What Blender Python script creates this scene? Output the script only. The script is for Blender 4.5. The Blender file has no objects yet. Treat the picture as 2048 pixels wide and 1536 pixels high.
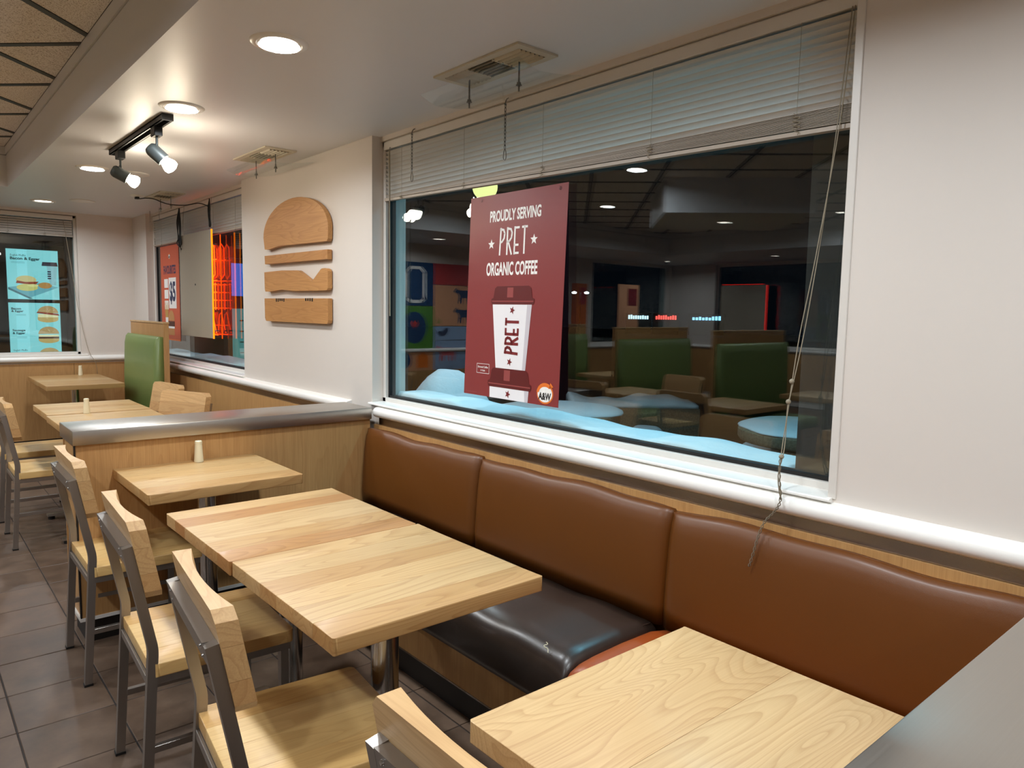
import bpy, bmesh, math, random
from mathutils import Matrix, Vector
random.seed(7)
SC = bpy.context.scene
COL = SC.collection
PI = math.pi

# ---------------------------------------------------------------- camera, world, exposure
def make_camera():
    yaw, pitch, roll, fpx = math.radians(40.4436), math.radians(-5.6016), math.radians(1.0051), 1456.09
    f = Vector((math.sin(yaw) * math.cos(pitch), math.cos(yaw) * math.cos(pitch), math.sin(pitch)))
    r = Vector((math.cos(yaw), -math.sin(yaw), 0)); u = r.cross(f)
    c, s = math.cos(roll), math.sin(roll)
    R, U = c * r + s * u, -s * r + c * u
    cd = bpy.data.cameras.new('camera'); cd.sensor_fit = 'HORIZONTAL'; cd.sensor_width = 36
    cd.lens = fpx / 2048 * 36; cd.clip_start = 0.02
    o = bpy.data.objects.new('camera', cd); COL.objects.link(o)
    m = Matrix((R, U, -f)).transposed().to_4x4(); m.translation = (0, 0, 1.45)
    o.matrix_world = m; SC.camera = o
make_camera()
W = bpy.data.worlds.new('world'); SC.world = W; W.use_nodes = True
W.node_tree.nodes['Background'].inputs[0].default_value = (0.10, 0.16, 0.26, 1)
W.node_tree.nodes['Background'].inputs[1].default_value = 0.012
SC.view_settings.view_transform = 'Standard'; SC.view_settings.look = 'None'
SC.view_settings.gamma = 1; SC.view_settings.use_curve_mapping = False
SC.view_settings.exposure = 0.0
SC.cycles.use_denoising = True
SC.cycles.max_bounces = 7; SC.cycles.diffuse_bounces = 5; SC.cycles.glossy_bounces = 4; SC.cycles.transparent_max_bounces = 16
SC.cycles.use_adaptive_sampling = True; SC.cycles.adaptive_threshold = 0.05; SC.cycles.adaptive_min_samples = 16
SC.cycles.sample_clamp_indirect = 6.0
SC.cycles.caustics_reflective = False; SC.cycles.caustics_refractive = False
DOWN_W = 13.6          # watts of one recessed downlight
DOWN_COL = (0.905, 0.97, 1.02)
BULB_W = 3.8

# ---------------------------------------------------------------- helpers
def lin(r, g, b):
    f = lambda c: (c / 255 / 12.92) if c / 255 <= .04045 else ((c / 255 + .055) / 1.055) ** 2.4
    return (f(r), f(g), f(b), 1)

def WM(o):
    m = o.matrix_basis.copy()
    return WM(o.parent) @ m if o.parent else m

def obj(name, bm, mat, parent=None, smooth=False, local=False, tone=None):
    if isinstance(bm, bpy.types.Mesh):
        me = bm
    else:
        if parent is not None and not local:
            bm.transform(WM(parent).inverted())
        bmesh.ops.recalc_face_normals(bm, faces=bm.faces[:])
        me = bpy.data.meshes.new(name); bm.to_mesh(me); bm.free()
        me.materials.append(mat)
        if smooth:
            for p in me.polygons: p.use_smooth = True
            if smooth != 'all':
                me.set_sharp_from_angle(angle=math.radians(38))
    o = bpy.data.objects.new(name, me); COL.objects.link(o)
    if parent is not None: o.parent = parent
    if tone: o.color = (*tone, 1) if len(tone) == 3 else tone
    return o

def tag(o, label=None, cat=None, group=None, kind=None):
    if label: o['label'] = label
    if cat: o['category'] = cat
    if group: o['group'] = group
    if kind: o['kind'] = kind
    return o

def thing(name, label, cat, loc=(0, 0, 0), rz=0.0, group=None, mat=None):
    o = bpy.data.objects.new(name, None); COL.objects.link(o)
    o.empty_display_size = .05
    if mat is not None: o.matrix_basis = mat
    else: o.location = loc; o.rotation_euler = (0, 0, rz)
    return tag(o, label, cat, group)

def struct(name, bm, mat, label=None, **k):
    o = obj(name, bm, mat, **k)
    return tag(o, label, None, None, 'structure')

def copy_tree(o, parent=None, top=True):
    c = o.copy(); COL.objects.link(c); c.parent = parent
    for ch in list(o.children): copy_tree(ch, c)
    return c

def place(proto, first, loc, rz, label, group):
    o = proto if first else copy_tree(proto)
    o.location = loc; o.rotation_euler = (0, 0, rz)
    return tag(o, label, None, group)

def B(): return bmesh.new()

def box(bm, a, b, bev=0, seg=2):
    x0, y0, z0 = [min(p, q) for p, q in zip(a, b)]; x1, y1, z1 = [max(p, q) for p, q in zip(a, b)]
    v = [bm.verts.new(p) for p in ((x0,y0,z0),(x1,y0,z0),(x1,y1,z0),(x0,y1,z0),(x0,y0,z1),(x1,y0,z1),(x1,y1,z1),(x0,y1,z1))]
    fs = [bm.faces.new([v[i] for i in q]) for q in ((0,3,2,1),(4,5,6,7),(0,1,5,4),(1,2,6,5),(2,3,7,6),(3,0,4,7))]
    if bev:
        es = {e for f in fs for e in f.edges}
        bmesh.ops.bevel(bm, geom=list(es), offset=bev, segments=seg, affect='EDGES', profile=.5)
    return bm

def BX(a, b, bev=0, seg=2): return box(B(), a, b, bev, seg)

def prism(bm, poly, f, d0, d1):
    """poly: 2D outline; f(u, v, d) -> 3D; a solid between d0 and d1"""
    a = [bm.verts.new(f(u, v, d0)) for u, v in poly]; b = [bm.verts.new(f(u, v, d1)) for u, v in poly]
    bm.faces.new(a); bm.faces.new(list(reversed(b)))
    n = len(poly)
    for i in range(n): bm.faces.new((a[i], b[i], b[(i + 1) % n], a[(i + 1) % n]))
    return bm

def cyl(bm, p, q, r, n=20, r2=None, caps=True):
    p, q = Vector(p), Vector(q); d = (q - p).normalized()
    t = Vector((1, 0, 0)) if abs(d.x) < .9 else Vector((0, 1, 0))
    a = d.cross(t).normalized(); b = d.cross(a)
    r2 = r if r2 is None else r2
    A = [bm.verts.new(p + r * (math.cos(2*PI*i/n) * a + math.sin(2*PI*i/n) * b)) for i in range(n)]
    C = [bm.verts.new(q + r2 * (math.cos(2*PI*i/n) * a + math.sin(2*PI*i/n) * b)) for i in range(n)]
    for i in range(n): bm.faces.new((A[i], A[(i+1) % n], C[(i+1) % n], C[i]))
    if caps: bm.faces.new(list(reversed(A))); bm.faces.new(C)
    return bm

def lathe(bm, prof, c=(0, 0, 0), n=28, axis=None):
    """prof: (radius, height) list, revolved about z (or about 'axis' from c)"""
    c = Vector(c)
    d = Vector(axis).normalized() if axis else Vector((0, 0, 1))
    t = Vector((1, 0, 0)) if abs(d.x) < .9 else Vector((0, 1, 0))
    a = d.cross(t).normalized(); b = d.cross(a)
    rings = []
    for r, h in prof:
        if r < 1e-6: rings.append([bm.verts.new(c + d * h)])
        else: rings.append([bm.verts.new(c + d * h + r * (math.cos(2*PI*i/n) * a + math.sin(2*PI*i/n) * b)) for i in range(n)])
    for R0, R1 in zip(rings, rings[1:]):
        for i in range(n):
            q = [R0[i % len(R0)], R0[(i+1) % len(R0)], R1[(i+1) % len(R1)], R1[i % len(R1)]]
            u = []
            for w in q:
                if w not in u: u.append(w)
            if len(u) > 2: bm.faces.new(u)
    for R in (rings[0], rings[-1]):
        if len(R) > 2:
            try: bm.faces.new(R)
            except ValueError: pass
    return bm

def tube(bm, pts, r, n=6, closed=False):
    P = [Vector(p) for p in pts]; rings = []; N = len(P); up = None
    for i in range(N):
        if closed: d = (P[(i+1) % N] - P[i-1]).normalized()
        else: d = (P[min(i+1, N-1)] - P[max(i-1, 0)]).normalized()
        if up is None:
            t = Vector((0, 0, 1)) if abs(d.z) < .9 else Vector((1, 0, 0)); up = d.cross(t).normalized()
        else: up = (up - d * up.dot(d)).normalized()
        w = d.cross(up)
        rr = r[i] if isinstance(r, (list, tuple)) else r
        rings.append([bm.verts.new(P[i] + rr * (math.cos(2*PI*k/n) * up + math.sin(2*PI*k/n) * w)) for k in range(n)])
    M = N if closed else N - 1
    for i in range(M):
        a, b = rings[i], rings[(i+1) % N]
        for k in range(n): bm.faces.new((a[k], a[(k+1) % n], b[(k+1) % n], b[k]))
    if not closed: bm.faces.new(list(reversed(rings[0]))); bm.faces.new(rings[-1])
    return bm

def catmull(pts, k=6):
    P = [Vector(p) for p in pts]; out = []
    for i in range(len(P) - 1):
        a, b, c, d = P[max(i-1, 0)], P[i], P[i+1], P[min(i+2, len(P)-1)]
        for j in range(k):
            t = j / k
            out.append(.5 * ((2*b) + (c - a)*t + (2*a - 5*b + 4*c - d)*t*t + (3*b - a - 3*c + d)*t**3))
    return out + [P[-1]]

def grid_solid(bm, P):
    """P[i][j] -> closed tube grid: rows i along, j around a closed profile, end caps as fans"""
    V = [[bm.verts.new(p) for p in row] for row in P]; n = len(P[0])
    for a, b in zip(V, V[1:]):
        for j in range(n): bm.faces.new((a[j], a[(j+1) % n], b[(j+1) % n], b[j]))
    bm.faces.new(list(reversed(V[0]))); bm.faces.new(V[-1])
    return bm

def frame_mat(org, u, v, n):
    m = Matrix((Vector(u), Vector(v), Vector(n))).transposed().to_4x4(); m.translation = org
    return m

# ---- flat print on local (u, v) planes
def flat(name, poly, mat, parent, d=0.0):
    bm = B(); bm.faces.new([bm.verts.new((u, v, d)) for u, v in poly])
    me = bpy.data.meshes.new(name); bm.normal_update()
    if bm.faces[:][0].normal.z < 0: bmesh.ops.reverse_faces(bm, faces=bm.faces[:])
    bm.to_mesh(me); bm.free(); me.materials.append(mat)
    return obj(name, me, mat, parent)

def rect(u0, v0, u1, v1): return [(u0, v0), (u1, v0), (u1, v1), (u0, v1)]
def ell(cu, cv, ru, rv, n=28, a0=0, a1=2*PI): return [(cu + ru*math.cos(a0+(a1-a0)*i/n), cv + rv*math.sin(a0+(a1-a0)*i/n)) for i in range(n)]
def star(cu, cv, r, rot=0.0): return [(cu + (r if i % 2 == 0 else r*.42)*math.sin(rot+i*PI/5), cv + (r if i % 2 == 0 else r*.42)*math.cos(rot+i*PI/5)) for i in range(10)]

def text(name, body, mat, parent, cu, cv, width, height, d=0.0, bold=0.0, rot=0.0, align='CENTER'):
    cu_ = bpy.data.curves.new('t', 'FONT'); cu_.body = body; cu_.size = 1; cu_.offset = bold; cu_.resolution_u = 3
    cu_.fill_mode = 'FRONT'; cu_.dimensions = '2D'
    to = bpy.data.objects.new('t', cu_); COL.objects.link(to)
    dg = bpy.context.evaluated_depsgraph_get(); dg.update()
    me = bpy.data.meshes.new_from_object(to.evaluated_get(dg))
    bpy.data.objects.remove(to); bpy.data.curves.remove(cu_)
    me.materials.clear(); me.materials.append(mat); me.name = name
    xs = [v.co.x for v in me.vertices]; ys = [v.co.y for v in me.vertices]
    x0, x1, y0, y1 = min(xs), max(xs), min(ys), max(ys)
    c, s = math.cos(rot), math.sin(rot)
    for v in me.vertices:
        a = (v.co.x - (x0 + x1) / 2) / (x1 - x0) * width if align == 'CENTER' else (v.co.x - x0) / (x1 - x0) * width
        b = (v.co.y - (y0 + y1) / 2) / (y1 - y0) * height
        v.co = (cu + c*a - s*b, cv + s*a + c*b, d)
    return obj(name, me, mat, parent)

def strokes(name, lines, w, mat, parent, d=0.0, f=lambda u, v: (u, v)):
    """letters drawn as straight bars: lines of (u0,v0,u1,v1)"""
    bm = B()
    for ln in lines:
        for (a, b) in zip(ln, ln[1:]):
            dx, dy = b[0]-a[0], b[1]-a[1]; L = math.hypot(dx, dy) or 1; nx, ny = -dy/L*w/2, dx/L*w/2; ex, ey = dx/L*w*.25, dy/L*w*.25
            q = [(a[0]+nx-ex, a[1]+ny-ey), (a[0]-nx-ex, a[1]-ny-ey), (b[0]-nx+ex, b[1]-ny+ey), (b[0]+nx+ex, b[1]+ny+ey)]
            bm.faces.new([bm.verts.new((*f(*p), d)) for p in q])
    bm.normal_update()
    bad = [x for x in bm.faces if x.normal.z < 0]
    if bad: bmesh.ops.reverse_faces(bm, faces=bad)
    me = bpy.data.meshes.new(name); bm.to_mesh(me); bm.free(); me.materials.append(mat)
    return obj(name, me, mat, parent)

# ---------------------------------------------------------------- materials
def base(name):
    m = bpy.data.materials.new(name); m.use_nodes = True
    return m, m.node_tree, m.node_tree.nodes['Principled BSDF']
def N(t, typ, **k):
    n = t.nodes.new(typ)
    for a, b in k.items(): setattr(n, a, b)
    return n
def coords(t, scale, rand=True):
    tc = N(t, 'ShaderNodeTexCoord'); oi = N(t, 'ShaderNodeObjectInfo')
    mu = N(t, 'ShaderNodeVectorMath', operation='SCALE'); mu.inputs[0].default_value = (31.7, 17.3, 23.9)
    ad = N(t, 'ShaderNodeVectorMath', operation='ADD')
    t.links.new(oi.outputs['Random'], mu.inputs['Scale'])
    t.links.new(tc.outputs['Object'], ad.inputs[0])
    if rand: t.links.new(mu.outputs[0], ad.inputs[1])
    mp = N(t, 'ShaderNodeMapping'); mp.inputs['Scale'].default_value = scale
    t.links.new(ad.outputs[0], mp.inputs[0])
    return mp.outputs[0], oi, ad.outputs[0]
def noise(t, vec, scale, detail=3, rough=.5, dist=0):
    n = N(t, 'ShaderNodeTexNoise'); n.inputs['Scale'].default_value = scale; n.inputs['Detail'].default_value = detail
    n.inputs['Roughness'].default_value = rough; n.inputs['Distortion'].default_value = dist
    t.links.new(vec, n.inputs['Vector']); return n.outputs[0]
def math_(t, op, a, b=None):
    n = N(t, 'ShaderNodeMath', operation=op)
    for i, v in enumerate((a, b)):
        if v is None: continue
        if isinstance(v, (int, float)): n.inputs[i].default_value = v
        else: t.links.new(v, n.inputs[i])
    return n.outputs[0]
def mix(t, fac, a, b, typ='MIX'):
    n = N(t, 'ShaderNodeMix', data_type='RGBA', blend_type=typ)
    for s, v in ((n.inputs[0], fac), (n.inputs[6], a), (n.inputs[7], b)):
        if isinstance(v, (int, float)): s.default_value = v
        elif isinstance(v, tuple): s.default_value = v
        else: t.links.new(v, s)
    return n.outputs[2]
def ramp(t, val, stops):
    n = N(t, 'ShaderNodeValToRGB'); e = n.color_ramp.elements
    while len(e) < len(stops): e.new(.5)
    for q, (p, c) in zip(e, stops): q.position = p; q.color = c
    t.links.new(val, n.inputs[0]); return n.outputs[0]
def bump(t, bs, val, strength, dist=.002):
    n = N(t, 'ShaderNodeBump'); n.inputs['Strength'].default_value = strength; n.inputs['Distance'].default_value = dist
    t.links.new(val, n.inputs['Height']); t.links.new(n.outputs[0], bs.inputs['Normal'])

def plain(name, rgb, rough=.5, metal=0, var=.06, vscale=8, bmp=0, bscale=200, spec=.5, coat=0, sheen=0):
    m, t, bs = base(name)
    vec, oi, raw = coords(t, (1, 1, 1))
    n = noise(t, vec, vscale, 4, .6)
    c = lin(*rgb)
    d = tuple(x * (1 - var) for x in c[:3]) + (1,); l = tuple(min(1, x * (1 + var)) for x in c[:3]) + (1,)
    t.links.new(mix(t, n, d, l), bs.inputs['Base Color'])
    bs.inputs['Roughness'].default_value = rough; bs.inputs['Metallic'].default_value = metal
    bs.inputs['Specular IOR Level'].default_value = spec; bs.inputs['Coat Weight'].default_value = coat
    bs.inputs['Coat Roughness'].default_value = .2
    if bmp: bump(t, bs, noise(t, vec, bscale, 3, .6), bmp)
    return m

def glow(name, rgb, s, sample=False):
    m, t, bs = base(name)
    if not sample: m.cycles.emission_sampling = 'NONE'
    bs.inputs['Base Color'].default_value = (0, 0, 0, 1); bs.inputs['Emission Color'].default_value = lin(*rgb); bs.inputs['Emission Strength'].default_value = s
    bs.inputs['Specular IOR Level'].default_value = 0
    return m

def wood(name, light, dark, axis=0, lines=9.0, contrast=.55, rough=.38, coat=.25, fine=.35, lowf=1.0, lng=.95):
    m, t, bs = base(name)
    sc = [7.5, 7.5, 7.5]; sc[axis] = lng
    vec, oi, raw = coords(t, tuple(s * lowf for s in sc))
    n = noise(t, vec, 1.0, 1.5, .4, .35)
    s = math_(t, 'FRACT', math_(t, 'MULTIPLY', n, lines * 1.5))
    ln = ramp(t, s, [(0, (.25, .25, .25, 1)), (.06, (0, 0, 0, 1)), (.6, (.16, .16, .16, 1)), (.9, (.8, .8, .8, 1)), (.97, (1, 1, 1, 1)), (1, (.3, .3, .3, 1))])
    f = [260, 260, 260]; f[axis] = 5
    mp = N(t, 'ShaderNodeMapping'); mp.inputs['Scale'].default_value = tuple(f); t.links.new(raw, mp.inputs[0])
    fn = noise(t, mp.outputs[0], 1.0, 3, .6)
    br = [5, 5, 5]; br[axis] = .8
    mp2 = N(t, 'ShaderNodeMapping'); mp2.inputs['Scale'].default_value = tuple(br); t.links.new(raw, mp2.inputs[0])
    bn = noise(t, mp2.outputs[0], 1.0, 3, .5)
    L, D = lin(*light), lin(*dark)
    c1 = mix(t, math_(t, 'MULTIPLY', ln, contrast), L, D)
    c2 = mix(t, math_(t, 'MULTIPLY', ramp(t, fn, [(.35, (0, 0, 0, 1)), (.75, (1, 1, 1, 1))]), fine), c1, D)
    c3 = mix(t, ramp(t, bn, [(.3, (0, 0, 0, 1)), (.7, (1, 1, 1, 1))]), c2, mix(t, .22, c2, D))
    c4 = mix(t, 1.0, c3, oi.outputs['Color'], 'MULTIPLY')
    t.links.new(c4, bs.inputs['Base Color'])
    bs.inputs['Roughness'].default_value = rough; bs.inputs['Coat Weight'].default_value = coat; bs.inputs['Coat Roughness'].default_value = .18
    bump(t, bs, fn, .08, .0006)
    return m

def glass_mat(name, tint=(.86, .93, .94), f0=.045, k=1.0):
    m = bpy.data.materials.new(name); m.use_nodes = True; t = m.node_tree; t.nodes.clear()
    out = N(t, 'ShaderNodeOutputMaterial'); mx = N(t, 'ShaderNodeMixShader'); tr = N(t, 'ShaderNodeBsdfTransparent'); gl = N(t, 'ShaderNodeBsdfGlossy')
    tr.inputs[0].default_value = (*tint, 1); gl.inputs['Roughness'].default_value = 0.0; gl.inputs[0].default_value = (1, 1, 1, 1)
    g = N(t, 'ShaderNodeNewGeometry'); dt = N(t, 'ShaderNodeVectorMath', operation='DOT_PRODUCT')
    t.links.new(g.outputs['Incoming'], dt.inputs[0]); t.links.new(g.outputs['Normal'], dt.inputs[1])
    c = math_(t, 'ABSOLUTE', dt.outputs['Value'])
    p = math_(t, 'POWER', math_(t, 'SUBTRACT', 1.0, c), 5.0)
    q = N(t, 'ShaderNodeMath', operation='MULTIPLY_ADD'); t.links.new(p, q.inputs[0]); q.inputs[1].default_value = (1 - f0) * k; q.inputs[2].default_value = f0
    t.links.new(q.outputs[0], mx.inputs[0]); t.links.new(tr.outputs[0], mx.inputs[1]); t.links.new(gl.outputs[0], mx.inputs[2])
    t.links.new(mx.outputs[0], out.inputs[0])
    return m

def brushed(name, rgb, rough=.3, axis=0, amp=.12):
    m, t, bs = base(name)
    f = [420, 420, 420]; f[axis] = 3
    vec, oi, raw = coords(t, tuple(f))
    n = noise(t, vec, 1.0, 3, .6)
    c = lin(*rgb)
    t.links.new(mix(t, n, tuple(x*.9 for x in c[:3]) + (1,), c), bs.inputs['Base Color'])
    bs.inputs['Metallic'].default_value = 1
    r = N(t, 'ShaderNodeMapRange'); r.inputs[3].default_value = rough - amp/2; r.inputs[4].default_value = rough + amp/2
    t.links.new(n, r.inputs[0]); t.links.new(r.outputs[0], bs.inputs['Roughness'])
    bump(t, bs, n, .02, .0002)
    return m

def leather(name, rgb, rough, var=.1, coat=0):
    m, t, bs = base(name)
    vec, oi, raw = coords(t, (1, 1, 1))
    n = noise(t, vec, 5, 4, .6)
    vo = N(t, 'ShaderNodeTexVoronoi'); vo.inputs['Scale'].default_value = 700; t.links.new(vec, vo.inputs['Vector'])
    c = lin(*rgb)
    t.links.new(mix(t, n, tuple(x*(1-var) for x in c[:3]) + (1,), tuple(min(1, x*(1+var)) for x in c[:3]) + (1,)), bs.inputs['Base Color'])
    bs.inputs['Roughness'].default_value = rough; bs.inputs['Coat Weight'].default_value = coat; bs.inputs['Coat Roughness'].default_value = .25
    ad = math_(t, 'ADD', math_(t, 'MULTIPLY', noise(t, vec, 14, 2, .5), 6.0), vo.outputs['Distance'])
    bump(t, bs, ad, .10, .0012)
    return m

MAT = dict(
    wall=plain('wall_paint', (218, 210, 202), .55, var=.015, vscale=3, bmp=.03, bscale=300),
    ceil=plain('ceiling_paint', (222, 223, 226), .42, var=.02, vscale=1.5, bmp=.02, bscale=250),
    trim=plain('white_trim_paint', (240, 238, 233), .3, var=.012),
    frame=plain('window_frame_paint', (218, 213, 206), .35, var=.02),
    gasket=plain('black_gasket', (14, 14, 15), .5),
    tile=None, grout=plain('floor_grout', (46, 40, 37), .9, var=.15, vscale=30),
    ctile=None,
    grid=plain('ceiling_grid_metal', (58, 62, 62), .5, var=.05),
    wain=wood('oak_veneer', (196, 152, 98), (158, 112, 64), axis=2, lines=5, contrast=.3, rough=.45, coat=.1, fine=.55, lowf=1.3),
    table=wood('table_hardwood', (202, 170, 120), (160, 118, 70), axis=0, lines=15, contrast=.50, rough=.46, coat=.12, fine=.3),
    tablef=wood('table_hardwood_figured', (208, 178, 130), (162, 120, 74), axis=0, lines=20, contrast=.42, rough=.46, coat=.15, fine=.32, lowf=.8, lng=1.7),
    seat=wood('chair_hardwood', (212, 178, 118), (174, 130, 76), axis=0, lines=11, contrast=.35, rough=.4, coat=.2, fine=.35),
    back=wood('chair_back_hardwood', (210, 174, 124), (166, 122, 76), axis=1, lines=12, contrast=.4, rough=.4, coat=.2, fine=.35),
    oakp=wood('oak_plaque', (200, 150, 92), (160, 108, 58), axis=1, lines=16, contrast=.5, rough=.5, coat=.05, fine=.6),
    tubem=brushed('chair_tube_steel', (168, 163, 158), .40, axis=2),
    chrome=brushed('column_chrome', (205, 205, 205), .16, axis=2, amp=.08),
    steel=brushed('cap_stainless', (190, 184, 176), .34, axis=0, amp=.06),
    steely=brushed('strip_stainless', (170, 160, 150), .25, axis=1),
    black=plain('black_plastic', (16, 16, 17), .45),
    kick=plain('black_kickboard', (20, 15, 12), .5),
    brown=leather('tan_vinyl', (100, 55, 11), .40, .05, .1),
    dark=leather('dark_brown_vinyl', (50, 39, 33), .33, .08, .3),
    rust=leather('rust_vinyl', (160, 74, 26), .4, .08, .2),
    green=leather('green_vinyl', (118, 136, 76), .45, .06, .1),
    seam=plain('dark_seam', (40, 22, 10), .7),
    slat=plain('blind_slat_aluminium', (222, 218, 212), .38, var=.03),
    slatd=plain('blind_stack_aluminium', (186, 174, 160), .42, var=.05),
    cord=plain('cotton_cord', (150, 140, 120), .8),
    tail=plain('darker_cord', (112, 100, 82), .8),  # darker tone for the twisted cord tail
    wire=plain('black_cable', (12, 12, 12), .5),
    chain=plain('steel_chain', (120, 118, 114), .35, metal=1),
    cream=plain('cream_plastic', (232, 222, 190), .35, var=.02),
    vent=plain('vent_paint', (205, 196, 176), .45, var=.04),
    ventd=plain('vent_dark', (34, 32, 36), .6),
    glass=glass_mat('window_glass', f0=.065),
    acryl=glass_mat('clear_acrylic', (.94, .96, .96), .02, .25),
    lampmetal=plain('lamp_grey_metal', (74, 80, 80), .4, metal=.3),
    board=plain('sign_back_board', (166, 156, 138), .3, var=.02),
    snow=None, concrete=plain('exposed_aggregate', (128, 114, 92), .9, var=.8, vscale=60, bmp=.5, bscale=90),
    asphalt=plain('dark_ground', (64, 56, 52), .9, var=.3, vscale=6),
    maroon=plain('poster_maroon', (134, 50, 50), .38, var=.02),
    white=plain('poster_white', (244, 242, 240), .4, var=.01),
    lens=glow('lamp_lens', (255, 246, 232), 9.0),
    bulb=glow('lamp_bulb', (255, 244, 222), 30.0),
)
def make_tile_mat():
    m, t, bs = base('floor_tile_glaze')
    vec, oi, raw = coords(t, (1, 1, 1))
    n1 = noise(t, vec, 7, 5, .6); n2 = noise(t, vec, 60, 3, .6)
    c = ramp(t, n1, [(.3, lin(80, 63, 50)), (.5, lin(99, 79, 64)), (.72, lin(115, 94, 77))])
    c = mix(t, math_(t, 'MULTIPLY', n2, .35), c, lin(70, 56, 45))
    vr = N(t, 'ShaderNodeMapRange'); vr.inputs[3].default_value = .9; vr.inputs[4].default_value = 1.08
    t.links.new(oi.outputs['Random'], vr.inputs[0])
    hs = N(t, 'ShaderNodeHueSaturation'); t.links.new(vr.outputs[0], hs.inputs['Value']); t.links.new(c, hs.inputs['Color'])
    t.links.new(hs.outputs[0], bs.inputs['Base Color'])
    r = N(t, 'ShaderNodeMapRange'); r.inputs[3].default_value = .3; r.inputs[4].default_value = .55
    t.links.new(n1, r.inputs[0]); t.links.new(r.outputs[0], bs.inputs['Roughness'])
    bump(t, bs, n1, .25, .002)
    return m
MAT['tile'] = make_tile_mat()
def make_ceiling_tile():
    m, t, bs = base('acoustic_tile')
    vec, oi, raw = coords(t, (1, 1, 1))
    n = noise(t, vec, 170, 2, .5); n2 = noise(t, vec, 6, 3, .5)
    c = ramp(t, n, [(.36, lin(164, 152, 144)), (.46, lin(244, 240, 238)), (1, lin(250, 248, 246))])
    t.links.new(mix(t, math_(t, 'MULTIPLY', n2, .2), c, lin(230, 224, 220)), bs.inputs['Base Color'])
    bs.inputs['Roughness'].default_value = .9; bump(t, bs, n, .4, .003)
    return m
MAT['ctile'] = make_ceiling_tile()
def make_snow():
    m, t, bs = base('snow')
    vec, oi, raw = coords(t, (1, 1, 1))
    bs.inputs['Base Color'].default_value = (.86, .9, .93, 1); bs.inputs['Roughness'].default_value = .7
    bump(t, bs, noise(t, vec, 30, 5, .65), .5, .01)
    return m
MAT['snow'] = make_snow()

# ================================================================ SETTING
XW = 1.99            # inner face of the window wall
CZ = 2.37            # low painted ceiling
TZ = 2.675           # acoustic tile ceiling of the raised tray
YF = 8.55            # inner face of the far wall
XL, YB = -7.0, -2.6  # the other two walls
TX0, TX1, TY0, TY1 = -5.0, 0.775, -1.6, 7.1   # the tray

def clip_poly(poly, x0, x1, y0, y1):
    def half(P, f):
        out = []
        for i in range(len(P)):
            a, b = P[i-1], P[i]; fa, fb = f(a), f(b)
            if (fa >= 0) != (fb >= 0):
                s = fa / (fa - fb); out.append((a[0] + s*(b[0]-a[0]), a[1] + s*(b[1]-a[1])))
            if fb >= 0: out.append(b)
        return out
    for f in (lambda p: p[0]-x0, lambda p: x1-p[0], lambda p: p[1]-y0, lambda p: y1-p[1]):
        if poly: poly = half(poly, f)
    return poly

# ---- floor: grout bed and 30 cm tiles
floor = struct('floor', BX((XL, YB, -.12), (2.2, YF + .2, -.003)), MAT['grout'], 'brown stoneware tile floor of the dining room')
def build_floor():
    P = .2995; gx, gy = .257, 2.857
    tb = B(); box(tb, (-.1474, -.1474, -.012), (.1474, .1474, 0), .0016, 1)
    tm = bpy.data.meshes.new('tile'); tb.to_mesh(tm); tb.free(); tm.materials.append(MAT['tile'])
    rest = B()
    i0, i1 = math.floor((XL - gx) / P), math.floor((1.95 - gx) / P)
    j0, j1 = math.floor((YB - gy) / P), math.floor((8.5 - gy) / P)
    for i in range(i0, i1 + 1):
        for j in range(j0, j1 + 1):
            cx, cy = gx + (i + .5) * P, gy + (j + .5) * P
            if cx - .15 < XL or cy - .15 < YB: continue
            if -.5 < cx < 1.5 and .9 < cy < 8.5:
                o = obj('floor_tile', tm, None, floor); o.location = (cx, cy, random.uniform(-.0006, .0004))
            else:
                box(rest, (cx-.1474, cy-.1474, -.012), (cx+.1474, cy+.1474, 0))
    tag(obj('outlying_floor_tiles', rest, MAT['tile'], floor), kind='stuff')
build_floor()

# ---- low ceiling round the tray, tray sides, tile grid
cb = B()
for a, b in (((TX1, YB), (2.2, YF + .2)), ((XL, YB), (TX0, YF + .2)), ((TX0, TY1), (TX1, YF + .2)), ((TX0, YB), (TX1, TY0))):
    box(cb, (*a, CZ), (*b, CZ + .5))
ceiling = struct('ceiling', cb, MAT['ceil'], 'low painted ceiling with a raised acoustic tile tray')
tb = B(); tt = .02
for a, b in (((TX1 - tt, TY0), (TX1, TY1)), ((TX0, TY0), (TX0 + tt, TY1)), ((TX0, TY1 - tt), (TX1, TY1)), ((TX0, TY0), (TX1, TY0 + tt))):
    box(tb, (*a, CZ), (*b, TZ - .062), 0)
struct('trim_1', tb, MAT['ceil'], 'painted side board of the ceiling tray')
tb = B(); tt = .028
for a, b in (((TX1 - tt, TY0), (TX1, TY1)), ((TX0, TY0), (TX0 + tt, TY1)), ((TX0, TY1 - tt), (TX1, TY1)), ((TX0, TY0), (TX1, TY0 + tt))):
    box(tb, (*a, TZ - .058), (*b, TZ + .002), 0)
struct('trim_2', tb, MAT['ceil'], 'pale wall angle at the top of the tray')
tray = struct('ceiling_tray', BX((TX0, TY0, TZ + .02), (TX1, TY1, TZ + .06)), MAT['grid'], 'acoustic tile ceiling laid diagonally in the raised tray')
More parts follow.
